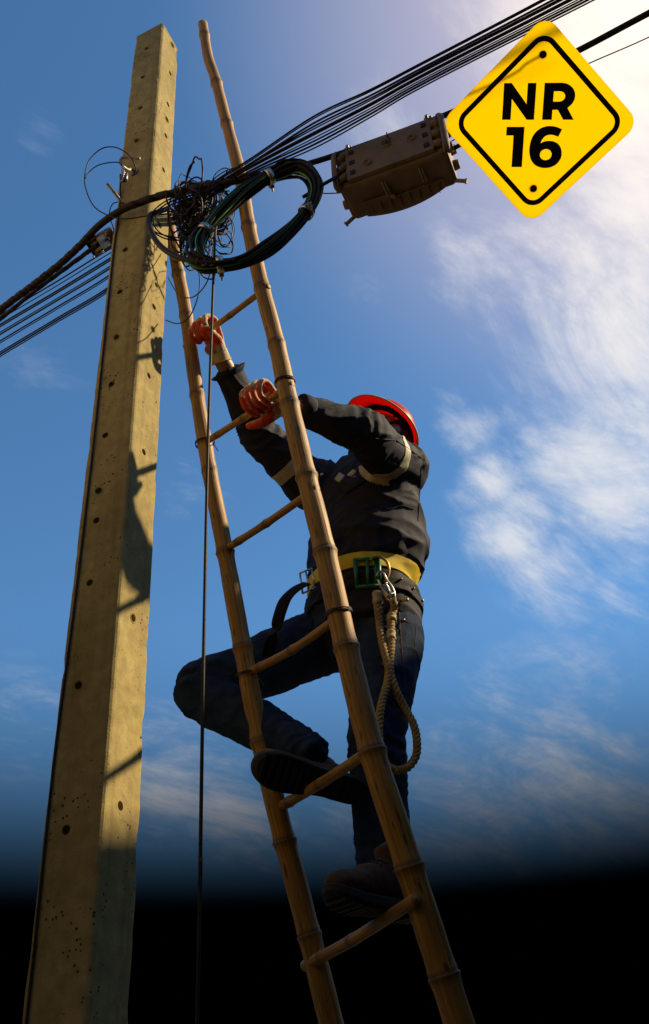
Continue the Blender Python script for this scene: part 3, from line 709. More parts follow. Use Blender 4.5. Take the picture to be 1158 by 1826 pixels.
def build_tangle():
    root = empty('wire_tangle', atY(355, 380, 2.45), 'dense tangle of thin black wires between pole and ladder', 'wire tangle')
    ctr = atY(357, 385, 2.42); ax, ay, az = Vector((1, 0, 0)), Vector((0, 1, 0)), Vector((0, 0, 1))
    rnd = random.Random(11)
    for i in range(80):
        # loops of slack wire, each bent its own way
        c = ctr + Vector((max(-.085, min(.085, rnd.gauss(0, .045))), rnd.gauss(0, .05), max(-.16, min(.08, rnd.gauss(-.02, .085)))))
        a = rnd.uniform(.025, .065); b = rnd.uniform(.04, .10); tilt = rnd.uniform(-.5, .5); yaw = rnd.uniform(-1.1, 1.1)
        u = Vector((math.cos(yaw), math.sin(yaw), tilt)).normalized(); w = Vector((-tilt * .6, rnd.uniform(-.6, .6), 1)).normalized()
        turns = rnd.choice([1.1, 1.6, 2.3]); m = int(14 * turns); ph = rnd.uniform(0, 6.28); P = []
        for k in range(m):
            th = ph + k / (m - 1) * turns * 2 * math.pi
            P.append(c + u * (a * math.cos(th) * (1 + .05 * rnd.uniform(-1, 1))) + w * (b * math.sin(th) * (1 + .05 * rnd.uniform(-1, 1))) + Vector((0, .008 * rnd.uniform(-1, 1), 0)))
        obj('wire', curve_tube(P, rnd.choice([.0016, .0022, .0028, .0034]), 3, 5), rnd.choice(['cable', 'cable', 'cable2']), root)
    # broad loops along the top, and a thick knot in the middle
    for x, y, rx, rz in ((338, 318, .05, .055), (342, 324, .055, .06), (350, 330, .05, .07), (335, 335, .06, .045), (322, 345, .05, .055)):
        c = atY(x, y + 22, 2.38 + rnd.uniform(-.05, .05)); P = [c + Vector((rx * math.cos(t), .02 * math.sin(2 * t + x), rz * math.sin(t) * 1.3)) for t in np.linspace(0, 7.5, 26)]
        obj('wire', curve_tube(P, .0032, 3, 6), 'cable', root)
    for i in range(9):
        x0, y0 = 320 + rnd.uniform(-6, 20), 400 + rnd.uniform(-30, 40); x1, y1 = 350 + rnd.uniform(-5, 30), 340 + rnd.uniform(-8, 20)
        P = [atY(x0, y0, 2.45), atY((x0 + x1) / 2 + rnd.uniform(-12, 12), (y0 + y1) / 2, 2.42), atY(x1, y1, 2.36)]
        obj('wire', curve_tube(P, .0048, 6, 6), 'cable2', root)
    # splice sleeves in the middle of the knot
    for i in range(10):
        c = atY(rnd.uniform(330, 395), rnd.uniform(360, 410), 2.36); d = Vector((rnd.uniform(-1, 1), rnd.uniform(-.5, .5), rnd.uniform(-1, 1))).normalized()
        obj('splice', cyl(c - d * .018, c + d * .018, .006, 8), 'porc', root)
    # stray ends looping across the face of the pole and hanging below
    strays = [[(398, 330, 2.3), (360, 340, 2.28), (310, 352, 2.27), (278, 372, 2.26), (266, 395, 2.26), (275, 412, 2.27), (300, 421, 2.3), (330, 424, 2.34), (362, 416, 2.34)],
              [(402, 336, 2.3), (350, 346, 2.29), (300, 362, 2.27), (272, 388, 2.26), (277, 415, 2.28), (306, 428, 2.3), (345, 426, 2.34)],
              [(410, 340, 2.3), (345, 352, 2.29), (292, 372, 2.27), (275, 397, 2.26), (290, 418, 2.28), (330, 432, 2.32)],
              [(420, 372, 2.3), (416, 392, 2.28), (402, 406, 2.28), (385, 413, 2.28)],
              [(300, 495, 2.5), (318, 524, 2.45), (340, 531, 2.4), (360, 517, 2.35), (374, 490, 2.3), (380, 440, 2.26)],
              [(296, 571, 2.55), (318, 577, 2.5), (338, 565, 2.45), (353, 530, 2.4), (356, 495, 2.4), (348, 452, 2.4)],
              [(318, 440, 2.55), (335, 452, 2.5), (350, 430, 2.45), (372, 405, 2.35), (392, 385, 2.3)],
              [(330, 452, 2.5), (333, 430, 2.45), (338, 410, 2.42)], [(340, 448, 2.5), (344, 425, 2.45), (352, 402, 2.42)],
              [(420, 322, 2.26), (405, 300, 2.25), (385, 310, 2.24), (378, 335, 2.25), (395, 350, 2.28)], [(430, 296, 2.24), (400, 306, 2.25), (376, 326, 2.28), (368, 350, 2.32)],
              [(408, 300, 2.24), (395, 322, 2.26), (372, 342, 2.3), (352, 372, 2.35)], [(416, 318, 2.3), (398, 342, 2.32), (392, 372, 2.34), (376, 398, 2.36)]]
    for k, s in enumerate(strays): obj('wire', curve_tube([atY(*q) for q in s], .0021 if k > 2 else .0027, 7, 6), 'cable' if k % 2 else 'cable2', root)
    # porcelain knob the lines are tied to on the far side of the pole
    c = atY(309, 463, 2.6); obj('knob', join(cyl(c, c + Vector((.035, -.01, -.006)), .011, 10), ball(c + Vector((.035, -.01, -.006)), .013)), 'galv', root)
build_tangle()

# ------------------------------------------------------------------ ironwork on the pole
def build_hardware():
    def face(px, py, tang=PTL):
        nn = (PA1 - PA0).cross(tang).normalized(); d = ray(px, py); t = (PA0 - CAM).dot(nn) / d.dot(nn); return CAM + d * t, (-nn if nn.y > 0 else nn)
    b, nn = face(240, 308)
    h = empty('hook_bolt', b, 'bent steel hook bolt with porcelain pulley on the pole', 'hook bolt')
    e1 = b + nn * .10
    top = atY(216, 286, e1.y); p1 = atY(222, 299, e1.y + .01)
    obj('hook', curve_tube([b - nn * .03, b + nn * .02, b.lerp(p1, .55), p1, atY(215, 290, e1.y), atY(218, 282, e1.y), atY(228, 281, e1.y), atY(250, 283, e1.y)], .0062, 6, 10), 'galv', h)
    obj('washer', cyl(b - nn * .001, b + nn * .006, .017, 14), 'galv', h, smooth=False)
    py = e1.y - .005; c = atY(221, 318, py); s = Vector((.35, -.9, .1)).normalized()
    obj('link', curve_tube([atY(219, 287, py), atY(221, 300, py), atY(222, 309, py), atY(219, 300, py), atY(218, 290, py)], .0018, 5, 6), 'steel', h)
    obj('pulley', join(ball(c, (.010, .010, .024), (Vector((1, 0, 0)), Vector((0, 1, 0)), Vector((0, 0, 1)))), ball(c + Vector((.013, -.004, 0)), (.0055, .014, .027)), ball(c + Vector((-.010, .004, 0)), (.005, .012, .022))), 'porc', h)
    obj('pulley_strap', curve_tube([c + Vector((.001, -.014, .028)), c + Vector((.004, -.019, 0)), c + Vector((.001, -.014, -.028)), c + Vector((-.006, -.01, -.03))], .0024, 5, 6), 'steel', h)
    # straight rod bolt
    f0, n0 = face(228, 372); r0_ = atY(192, 329, f0.y - .10)
    o = obj('rod_bolt', join(cyl(f0 - (r0_ - f0).normalized() * .03, r0_, .0058, 12), cyl(r0_, r0_ + (r0_ - f0).normalized() * .004, .0052, 12)), 'galv')
    tag(o, 'straight steel rod sticking out of the left face of the pole', 'rod')
    f1, n1 = face(298, 376, PTR); o = obj('nail', cyl(f1 - n1 * .005, atY(285, 362, f1.y - .03), .0022, 8), 'galv')
    tag(o, 'short nail on the right face of the pole behind the cables', 'nail')
    # loose thin wire loops at the left
    a = obj('wire_loop', curve_tube([atY(x, y, Y) for x, y, Y in ((300, 381, 2.36), (262, 385, 2.33), (228, 390, 2.33), (198, 386, 2.35), (168, 368, 2.36), (153, 335, 2.37), (152, 310, 2.37), (160, 285, 2.37), (180, 266, 2.37), (202, 262, 2.37), (222, 270, 2.36), (236, 284, 2.36), (242, 302, 2.39), (236, 314, 2.42))], .0024, 8, 6), 'cable')
    tag(a, 'thin black wire bowed out in a wide loop left of the pole', 'wire')
    a = obj('wire_end', curve_tube([atY(x, y, 2.37) for x, y in ((153, 318), (160, 306), (175, 295), (195, 290), (212, 290), (218, 296))], .0021, 8, 6), 'cable')
    tag(a, 'short wire branching from the wide loop to the hook', 'wire')
    a = obj('wire_loop', curve_tube([atY(x, y, 2.52) for x, y in ((210, 360), (201, 364), (196, 376), (197, 390), (203, 410), (200, 428))], .0022, 8, 6), 'cable')
    tag(a, 'small wire bow at the left edge of the pole under the rod', 'wire')
    # wedge clamp behind the pole's left edge
    c = atY(183, 432, 2.62); d = (atY(205, 418, 2.66) - atY(160, 446, 2.56)).normalized(); upv = Vector((0, 0, 1)); upv = (upv - d * upv.dot(d)).normalized(); sd = d.cross(upv)
    k = empty('dead_end_clamp', c, 'grey wedge clamp gripping the cables at the left edge of the pole', 'cable clamp')
    obj('clamp_body', box(c, d * .062, upv * .026, sd * .026, .010), 'galv', k)
    obj('clamp_lid', box(c + upv * .030 + d * .006, d * .045, upv * .007, sd * .022, .004), 'plastic', k)
    obj('clamp_bolt', cyl(c - sd * .034, c + sd * .034, .006, 8), 'galv', k)
build_hardware()

# ------------------------------------------------------------------ splice closure
def build_closure():
    A, B = atZ(600, 279, 3.05), atZ(800, 203, 3.05); d = (B - A).normalized(); z = Vector((0, 0, 1)); n = Vector((d.y, -d.x, 0)).normalized()
    if n.y > 0: n = -n                                                # n looks at the camera side
    c = atZ(692, 266, 2.95); L = .165
    # anchor: front face centre seen at (695, 275)
    fr = c; H = .095; D = .10
    def P(a, b, q): return fr + d * a + z * b - n * q                 # along, up, back from the front face
    root = empty('splice_closure', P(0, H, D), 'dark brown plastic splice closure box hanging from the thick cable', 'splice box')
    obj('front_cover', box(P(0, 0, .008), d * (L - .012), z * (H - .012), n * .008, .002), 'plastic', root, smooth=False)
    # body: rounded prism tapering to the tray below
    sec = [(0, H - .006), (.016, H), (.155, H), (.168, H - .02), (.168, -H + .03), (.155, -H + .006), (.018, -H), (0.012, -H + .01)]
    V = []; Fc = []; m = len(sec)
    for a in (-L - .02, -L - .012, L + .012, L + .02):
        s = .93 if abs(a) > L + .015 else 1.0
        for q, h in sec: V.append(P(a, h * s, .10 + (q - .085) * s - .009))
    for i in range(3):
        for k in range(m): Fc.append((i * m + k, i * m + (k + 1) % m, (i + 1) * m + (k + 1) % m, (i + 1) * m + k))
    Fc.append(tuple(range(m))); Fc.append(tuple(reversed(range(3 * m, 4 * m))))
    me = mesh(V, Fc); bm = bmesh.new(); bm.from_mesh(me); bmesh.ops.recalc_face_normals(bm, faces=bm.faces); bmesh.ops.bevel(bm, geom=bm.edges[:], offset=.003, segments=2, affect='EDGES'); bm.to_mesh(me); bm.free()
    add('body', me, 'plastic', root, smooth=False)
    for s in (-1, 1):                                                 # latch barrels and slots at both ends of the front
        for i, h in enumerate((-.058, -.004, .050)):
            obj('latch', join(cyl(P(s * (L - .012), h, .004), P(s * (L + .026), h, .012), .0135, 14, .0125)), 'plastic', root)
            obj('slot', box(P(s * (L - .034), h + .004, -.0015), d * .009, z * .0095, n * .0022, .001), 'rubber', root, smooth=False)
        fl = [P(s * (L + .022), H, .012), P(s * (L + .030), H - .03, .0), P(s * (L + .030), -H + .02, .0), P(s * (L + .024), -H - .004, .02)]
        obj('end_flange', tube(catmull(fl, 5), [(.006, .013)] * 16, 8), 'plastic', root)
        q0 = P(s * (L + .02), -.01, .085)
        obj('end_plate', box(q0, d * .006, z * (H - .02), n * .07, .004), 'plastic', root, smooth=False)
        for hh, bb in ((.03, .045), (-.04, .05), (.03, .115), (-.04, .125)):
            obj('cable_port', join(cyl(P(s * (L + .02), hh, bb), P(s * (L + .045), hh, bb), .019, 14, .016)), 'plastic', root)
        obj('corner_bolt', join(cyl(P(s * (L + .015), -H + .012, .15), P(s * (L + .05), -H - .005, .155), .007, 8), cyl(P(s * (L + .05), -H - .005, .155), P(s * (L + .056), -H - .008, .156), .0095, 6)), 'galv', root, smooth=False)
        obj('hanger', join(box(P(s * (L - .02), H + .012, .03), d * .008, z * .018, n * .006, .002), cyl(P(s * (L - .02), H + .022, .01), P(s * (L - .02), H + .022, .055), .006, 8), cyl(P(s * (L - .032), H + .033, .03), P(s * (L - .004), H + .033, .03), .0055, 8)), 'galv', root, smooth=False)
    for a, h in ((-.075, -.03), (.085, .012)):                        # moulded rings on the cover
        for r in (.016, .009):
            cc = P(a, h, -.001); obj('moulded_ring', tube([cc + d * (r * math.cos(t)) + z * (r * math.sin(t)) for t in np.linspace(0, 2 * math.pi, 21)], .0018, 6, caps=False), 'plastic', root)
    cc = P(.0, .035, -.004); obj('cover_screw', join(cyl(cc, cc + n * .006, .0085, 10), cyl(cc + n * .006, cc + n * .010, .005, 6)), 'brass', root, smooth=False)
    obj('screw_ring', tube([P(0, .035, -.001) + d * (.020 * math.cos(t)) + z * (.020 * math.sin(t)) for t in np.linspace(.9, 5.4, 18)], .0026, 6), 'plastic', root)
    obj('cover_groove', box(P(.004, .068, -.0012), d * .002, z * .022, n * .0015), 'rubber', root, smooth=False)
    # underside: ribbed tray with a curved lip
    lip = [P(a, -H - .006, .140 + .030 * (1 - (a / .15) ** 2)) for a in np.linspace(-.135, .15, 13)]
    V = []; Fc = []
    for p, a in zip(lip, np.linspace(-.135, .15, 13)):
        b0 = P(a, -H - .004, .095 + (.02 if a > -.02 else 0)); V += [b0, p, p - z * .014, b0 - z * .006]
    for i in range(12):
        for k in range(4): Fc.append((4 * i + k, 4 * i + (k + 1) % 4, 4 * i + 4 + (k + 1) % 4, 4 * i + 4 + k))
    Fc.append((3, 2, 1, 0)); Fc.append((48, 49, 50, 51))
    me = mesh(V, Fc); bm = bmesh.new(); bm.from_mesh(me); bmesh.ops.recalc_face_normals(bm, faces=bm.faces); bm.to_mesh(me); bm.free()
    tray = add('tray', me, 'plastic', root, smooth=False)
    for a in np.linspace(-.11, .125, 8):
        obj('rib', box(P(a, -H - .016, .132), d * .0016, z * .0042, n * .022), 'plastic', tray, smooth=False)
    for a in (-.045, .085): obj('tray_hinge', join(box(P(a, -H - .007, .07), d * .003, z * .004, n * .03, .001), box(P(a + .010, -H - .007, .07), d * .002, z * .004, n * .027, .001)), 'galv', root, smooth=False)
    cc = P(-.028, -H - .01, .1); obj('tray_screw', cyl(cc, cc - z * .012, .009, 10), 'brass', root, smooth=False)
    obj('outlet_cable', curve_tube([P(L + .04, -.04, .06), P(L + .08, -.035, .06), P(L + .13, -.06, .06), P(L + .19, -.085, .08), P(L + .26, -.05, .1), P(L + .36, .08, .1)], .0075, 8, 8), 'cable', root)
build_closure()

# ------------------------------------------------------------------ overlay graphic built as a diamond plate
def rdiamond(tip, r, n=7):
    H = tip + r * (math.sqrt(2) - 1); P = []
    for k in range(4):
        a = math.pi / 2 * k; c = Vector((math.cos(a), math.sin(a))) * (H - r * math.sqrt(2))
        for j in range(n + 1):
            th = a - math.pi / 4 + math.pi / 2 * j / n; P.append((c.x + r * math.cos(th), c.y + r * math.sin(th)))
    return P
def flat(splines, depth, ex):
    """filled outlines (with holes) raised to a thin plate; local x,y in the sign plane"""
    cu = bpy.data.curves.new('o', 'CURVE'); cu.dimensions = '2D'; cu.fill_mode = 'BOTH'; cu.extrude = ex
    for s in splines:
        sp = cu.splines.new('POLY'); sp.points.add(len(s) - 1)
        for q, (x, y) in zip(sp.points, s): q.co = (x, y, 0, 1)
        sp.use_cyclic_u = True
    o = bpy.data.objects.new('o', cu); COL.objects.link(o)
    dg = bpy.context.evaluated_depsgraph_get(); me = bpy.data.meshes.new_from_object(o.evaluated_get(dg)); bpy.data.objects.remove(o)
    for v in me.vertices: v.co.z += depth
    return me
def build_sign():
    rc = ray(960, 219); dep = (atZ(959, 127, 3.05) - CAM).dot(fw) - .62
    c = CAM + rc * dep; nn = -rc.normalized(); X = (rt - nn * rt.dot(nn)).normalized(); Y = nn.cross(X)
    k = .97 * dep / F_PX / 2.91                                             # metres to one unit of the outline drawing
    Mx = Matrix((X.to_4d(), Y.to_4d(), nn.to_4d(), Vector((0, 0, 0, 1)))).transposed(); Mx = Matrix.Translation(c) @ Matrix([[Mx[i][j] if j < 3 else 0 for j in range(4)] if i < 3 else [0, 0, 0, 1] for i in range(4)])
    root = empty('diamond_graphic', c, 'yellow diamond overlay graphic reading NR 16, built as a plate on the thick cable', 'sign')
    S = lambda P: [(x * k, y * k) for x, y in P]
    Z = lambda P: [((x - 580) * k, (620 - y) * k) for x, y in P]
    def put(name, sp, depth, ex, m):
        me = flat(sp, depth, ex); me.transform(Mx); return add(name, me, m, root, smooth=False)
    put('plate', [S(rdiamond(492, 78, 10))], 0, .0015, 'yellow')
    put('border', [S(rdiamond(423, 78, 10)), S(rdiamond(396, 52, 10))], .0022, .0004, 'black')
    arc = lambda cx, cy, rx, ry, a0, a1, n: [(cx + rx * math.cos(math.radians(t)), cy - ry * math.sin(math.radians(t))) for t in np.linspace(a0, a1, n)]
    put('letter', [Z([(388, 605), (388, 423), (428, 423), (512, 526), (512, 423), (557, 423), (557, 605), (518, 605), (434, 502), (434, 605)])], .0022, .0004, 'black')['label'] = 'letter N'
    Ro = [(599, 605), (599, 423), (685, 423)] + arc(685, 489.5, 77, 66.5, 88, -38, 14) + [(727, 547), (764, 605), (709, 605), (677, 556), (650, 556), (650, 605)]
    Ri = [(650, 465), (681, 465)] + arc(681, 490, 29, 25, 85, -85, 10) + [(681, 515), (650, 515)]
    put('letter', [Z(Ro), Z(Ri)], .0022, .0004, 'black')['label'] = 'letter R'
    put('letter', [Z([(415, 640), (510, 640), (510, 845), (454, 845), (454, 684), (415, 684)])], .0022, .0004, 'black')['label'] = 'digit 1'
    six = catmull([Vector((x, y, 0)) for x, y in ((708, 652), (680, 641), (650, 636), (620, 638), (590, 650), (566, 672), (550, 702), (543, 742), (545, 775), (556, 808), (578, 833), (605, 845), (632, 849), (665, 844), (693, 828), (711, 803), (716, 777), (710, 748), (693, 725), (668, 713), (645, 710), (620, 713), (601, 722))], 4) + catmull([Vector((x, y, 0)) for x, y in ((606, 706), (620, 689), (640, 681), (662, 681), (691, 690))], 4)
    put('letter', [Z([(p.x, p.y) for p in six]), Z(arc(632, 780, 31, 28, 0, 345, 24))], .0022, .0004, 'black')['label'] = 'digit 6'
    W3 = lambda x, y, q: c + X * (x * k) + Y * (y * k) + nn * q
    for y in (333, -335):
        o = obj('bolt', join(cyl(W3(0, y, -.004), W3(0, y, .0045), 19 * k, 20), cyl(W3(0, y, .0045), W3(0, y, .007), 11 * k, 6)), 'black', root, smooth=False)
    # a bent arm added to carry the plate from the cable
    cb = atZ(962, 126, 3.05)
    obj('hanger_arm', curve_tube([W3(0, 333, -.004), W3(0, 325, -.05), W3(2, 300, -.14), cb.lerp(W3(0, 300, -.14), .25), cb], .004, 6, 8), 'galv', root)
    obj('cable_clip', box(cb, X * .02, Y * .016, nn * .016, .004), 'galv', root, smooth=False)
build_sign()

# ================================================================== THE CLIMBER
E_ = Vector((.68, -.73, 0)).normalized(); FD = Vector((-.73, -.68, 0)).normalized(); ZU = Vector((0, 0, 1))
def build_person():
    hipc = atY(652, 1098, 3.05)
    root = empty('person', atY(682, 1560, 2.95), 'person in navy jacket, jeans and red helmet climbing the bamboo ladder', 'person')
    # ---------------- where the joints are
    belt = atY(641, 1048, 3.05); chest = atY(652, 905, 3.07); neck = atY(664, 822, 3.09)
    shL = atY(716, 842, 2.98); shR = atY(562, 872, 3.10)
    elL = atY(652, 772, 2.66); wrL = atY(537, 731, 2.53)
    elR = atY(462, 775, 2.93); wrR = atY(407, 662, 2.74)
    A1, B1 = RUNGS[0]; A2, B2 = RUNGS[1]
    gripR = A1.lerp(B1, .22); gripL = A2.lerp(B2, .73)
    # ---------------- jacket
    def sec(c, a, b): return (c, a, b)
    tor = [atY(652, 1136, 3.06), atY(650, 1100, 3.06), atY(641, 1056, 3.05), belt + ZU * .012, atY(652, 1002, 3.07), atY(655, 945, 3.08), chest, atY(660, 862, 3.085), atY(663, 838, 3.09), neck]
    rad = [(.20, .17), (.20, .172), (.19, .165), (.19, .165), (.222, .19), (.225, .185), (.225, .168), (.205, .145), (.15, .115), (.085, .085)]
    parts = [loft(tor, rad, E_, 7, 32)]
    parts.append(loft([neck - ZU * .03, neck + ZU * .045 + FD * .01], [(.088, .09), (.076, .080)], E_, 5, 20))
    parts.append(loft([shL - E_ * .09, shL, shL.lerp(elL, .35), shL.lerp(elL, .75), elL + ZU * .006, elL.lerp(wrL, .3), elL.lerp(wrL, .7), wrL], [.085, .098, .088, .078, .074, .068, .056, .050], ZU, 7, 22))
    parts.append(loft([shR + E_ * .09, shR, shR.lerp(elR, .4), shR.lerp(elR, .8), elR, elR.lerp(wrR, .4), wrR], [.085, .092, .082, .074, .070, .062, .049], ZU, 7, 22))
    # blouson bulge above the belt at the back, chest pocket fullness
    parts.append(ball(atY(722, 975, 3.06), (.085, .08, .085))); parts.append(ball(atY(602, 985, 2.98), (.09, .09, .08)))
    jm = remesh(join(*parts), .0065, 8)
    axL = (elL - shL).normalized()
    def jw(p, n):
        w = 0.0
        q = Vector((p.x, p.y, p.z * 1.0))
        arm = None
        for a_, b_, c_ in ((shL, elL, wrL), (shR, elR, wrR)):          # nearest limb, for folds that run with it
            for x0, x1 in ((a_, b_), (b_, c_)):
                t_ = max(0, min(1, (p - x0).dot(x1 - x0) / (x1 - x0).length_squared)); dd = (p - x0.lerp(x1, t_)).length
                if t_ > .12 and (arm is None or dd < arm[0]) and dd < .13: arm = (dd, (x1 - x0).normalized(), x0)
        if arm is not None:
            ax = arm[1]; s1 = (p - arm[2]).dot(ax); rad_ = p - arm[2] - ax * s1; sd = ax.orthogonal().normalized(); an = math.atan2(rad_.dot(ax.cross(sd)), rad_.dot(sd))
            fold = noise.noise(Vector((s1 * 9 + an * .9, math.cos(an) * .9, math.sin(an) * .9 + 3 * ax.x)))       # spiral drag lines
            w += max(0, 1 - abs(fold) * 3.2) ** 1.5 * .0075
        else:
            ua = p.dot(E_); ub = p.dot(FD)
            fold = noise.noise(Vector((ua * 3.2 + 2, ub * 3.2, (p.z + .55 * ua) * 9)))                             # long folds slanting across the trunk
            w += max(0, 1 - abs(fold) * 2.8) ** 1.5 * .0105
            f2 = noise.noise(Vector((ua * 5 + 7, ub * 5, (p.z - .7 * ua) * 13))); w += max(0, 1 - abs(f2) * 3.4) ** 1.5 * .005
        w += noise.noise(q * 9) * .003
        d = min((p - elL).length, (p - elR).length)                                                       # bunching at the elbows
        if d < .17:
            ax = (wrL - shL).normalized() if (p - elL).length < (p - elR).length else (wrR - shR).normalized()
            s = (p - (elL if (p - elL).length < (p - elR).length else elR)).dot(ax)
            w += math.sin(s * 140 + 4 * noise.noise(q * 12)) * .0042 * (1 - d / .17)
        hb = p.z - belt.z
        if 0.0 < hb < .12: w += .006 * noise.noise(Vector((math.atan2(p.y - belt.y, p.x - belt.x) * 5, hb * 8, 2))) * 1.6
        if abs(hb) < .045: w = w * .25 - .003
        return w
    displace(jm, jw)
    jacket = add('jacket', jm, 'navy', root); jt = bvh(jm)
    # reflective bands round both upper arms
    for a, b, t, nm in ((shL, elL, .40, 'reflective_band'), (shR, elR, .36, 'reflective_band')):
        ax = (b - a).normalized(); p = a.lerp(b, t); add(nm, slice_band(jm, p, p + ax * .046, ax, None, .112, .0022, .0016), 'band', jacket)
    for nm, poly, m in (('pocket_flap', ((596, 868), (640, 848), (655, 858), (618, 880)), 'navy'), ('pocket_tag', ((598, 855), (606, 843), (616, 849), (606, 861)), 'band'), ('pocket_tag', ((620, 848), (630, 838), (637, 841), (628, 851)), 'band')):
        me = patch(jt, poly, .004, .003)
        if me: add(nm, me, m, jacket)
    for x, y in ((633, 851), (574, 846)):
        p, nn = hit(jt, x, y, .001)
        if p is not None: obj('snap_button', ball(p, (.0065, .0065, .0028), (nn.orthogonal().normalized(), nn.cross(nn.orthogonal().normalized()), nn)), 'steel', jacket)
    # stitched seams of the sleeve and back
    def seam(pxs, m, r=.0013, name='seam', par=None, tree=None):
        tree = tree or jt; P = [hit(tree, x, y, .0008)[0] for x, y in pxs]; P = [q for q in P if q is not None]
        if len(P) > 2: obj(name, curve_tube(P, r, 4, 5), m, par or jacket)
    seam([(x, 770 + (x - 640) * .27 + 4 * math.sin(x * .05)) for x in range(640, 706, 8)], 'navy', .0022)
    seam([(707 + k * 4.5, 785 + k * 3.2) for k in range(11)], 'navy', .0022)
    seam([(752 - k * .6, 830 + k * 9) for k in range(12)], 'navy', .002)
    seam([(640 + k * 7, 905 + 3 * math.sin(k)) for k in range(15)], 'navy', .002)
    # turned collar
    nk = neck + ZU * .02
    col = [nk + E_ * (.088 * math.cos(t)) + FD * (.088 * math.sin(t)) for t in np.linspace(-4.4, 1.2, 24)]
    v, f = tube(col, [(.030, .006)] * 24, 10, (0, 0, 1)); obj('collar', (v, f), 'navy', jacket)
    for c, ax, r in ((wrL, wrL - elL, .050), (wrR, wrR - elR, .049)):
        ax = ax.normalized(); s = ax.orthogonal().normalized(); bi = ax.cross(s)
        V = [c - ax * .012 + (s * math.cos(t) + bi * math.sin(t)) * (r + .004 + .002 * math.sin(3 * t)) for t in np.linspace(0, 2 * math.pi, 25)]
        v, f = tube(V, [(.004, .022)] * 25, 8, None, caps=False); obj('cuff', (v, f), 'navy', jacket)
    # ---------------- body: head, neck, forearms as one skin
    ff = (FD * .84 + ZU * .54 - E_ * .08).normalized(); hl = (E_ - ff * E_.dot(ff)).normalized(); hu = ff.cross(hl) * -1
    if hu.z < 0: hu = -hu
    hc = atY(683, 782, 3.07); AX = (hl, ff, hu)
    H = lambda a, b, c: hc + hl * a + ff * b + hu * c
    hp = [ball(hc + hu * .02, (.076, .095, .10), AX, 20), loft([H(0, .02, -.03), H(0, .055, -.075), H(0, .074, -.106)], [(.068, .068), (.058, .05), (.028, .026)], hl, 5, 16),
          loft([neck - ZU * .06, neck.lerp(hc, .5), H(0, -.02, -.02)], [.062, .056, .06], E_, 5, 16),
          loft([H(0, .092, .03), H(0, .112, -.005), H(0, .118, -.025), H(0, .098, -.036)], [.008, .011, .015, .010], hl, 4, 10),
          ball(H(0, .097, -.062), (.024, .010, .007), AX, 10), ball(H(0, .094, -.075), (.020, .010, .007), AX, 10),
          ball(H(.030, .084, .032), (.022, .012, .008), AX, 10), ball(H(-.030, .084, .032), (.022, .012, .008), AX, 10)]
    for s in (-1, 1): hp.append(ball(H(s * .078, -.008, -.005), (.008, .02, .032), AX, 12)); hp.append(ball(H(s * .05, .06, -.03), (.022, .022, .022), AX, 10))
    gR0 = None
    for w, el, g in ((wrL, elL, gripL), (wrR, elR, gripR)):
        ax = (w - el).normalized(); hp.append(loft([w - ax * .10, w, w.lerp(g, .45), w.lerp(g, .7)], [.036, .033, .030, .030], ZU, 5, 16))
    for sh, el, w in ((shL, elL, wrL), (shR, elR, wrR)):              # the arms and trunk inside the clothes
        hp.append(loft([chest.lerp(sh, .4), sh, el, w], [.05, .045, .038, .034], ZU, 5, 14))
    hp.append(loft([belt - ZU * .15, belt, chest, neck], [(.12, .09), (.12, .09), (.13, .09), (.06, .06)], E_, 5, 18))
    for hip, kn, an in ((atY(585, 1140, 3.13), atY(360, 1232, 3.0), atY(560, 1352, 2.86)), (atY(690, 1135, 3.01), atY(672, 1312, 2.9), atY(684, 1545, 2.98))):
        hp.append(loft([belt - ZU * .12, hip, kn, an], [.07, .075, .05, .035], ZU, 5, 14))
    bm_ = remesh(join(*hp), .006, 4); body = add('body', bm_, 'skin', root)
    for s in (-1, 1):
        obj('eye', ball(H(s * .031, .088, .012), (.014, .008, .009), AX, 12), 'band', body)
        obj('iris', ball(H(s * .031, .0945, .013), (.0055, .003, .0055), AX, 10), 'hair', body)
    hv = []
    obj('hair', remesh(join(ball(H(0, -.025, .03), (.083, .085, .09), AX, 18), ball(H(0, -.055, -.02), (.066, .05, .055), AX, 14)), .008, 3), 'hair', root) if False else add('hair', remesh(join(ball(H(0, -.025, .03), (.083, .085, .09), AX, 18), ball(H(0, -.055, -.02), (.066, .05, .055), AX, 14)), .008, 3), 'hair', root)
    # ---------------- helmet
    ha = 0.0
    bc = H(0, .008, .045)                                             # centre of the brim plane
    def brim(t, k=1.0, lift=0.0):
        a, b = math.cos(t), math.sin(t)
        lx = .122 * k; ly = (.182 if b > 0 else .145) * k
        return bc + hl * (lx * a) + ff * (ly * b) + hu * (lift - .010 * max(0, b) ** 2)
    n = 48; prof = [(1.0, 0.0), (.985, .006), (.90, .014), (.865, .022), (.855, .045), (.82, .078), (.72, .106), (.54, .128), (.30, .141), (.08, .145)]
    V = []; Fc = []
    for k, h in prof:
        for i in range(n):
            t = 2 * math.pi * i / n; q = brim(t, k, 0); fl = 1 if k > .88 else 0
            if k <= .9:                                               # the dome is rounder than the brim
                ly = .124 * k / .865 if math.sin(t) > 0 else .120 * k / .865
                q = bc + hl * (.098 * k / .865 * math.cos(t)) + ff * (ly * math.sin(t))
            else: q = brim(t, k)
            V.append(q + hu * h)
    for j in range(len(prof) - 1):
        for i in range(n): Fc.append((j * n + i, j * n + (i + 1) % n, (j + 1) * n + (i + 1) % n, (j + 1) * n + i))
    Fc.append(tuple((len(prof) - 1) * n + i for i in range(n)))
    me = mesh(V, Fc); o = bpy.data.objects.new('t', me); COL.objects.link(o); md = o.modifiers.new('s', 'SOLIDIFY'); md.thickness = .003; md.offset = 0
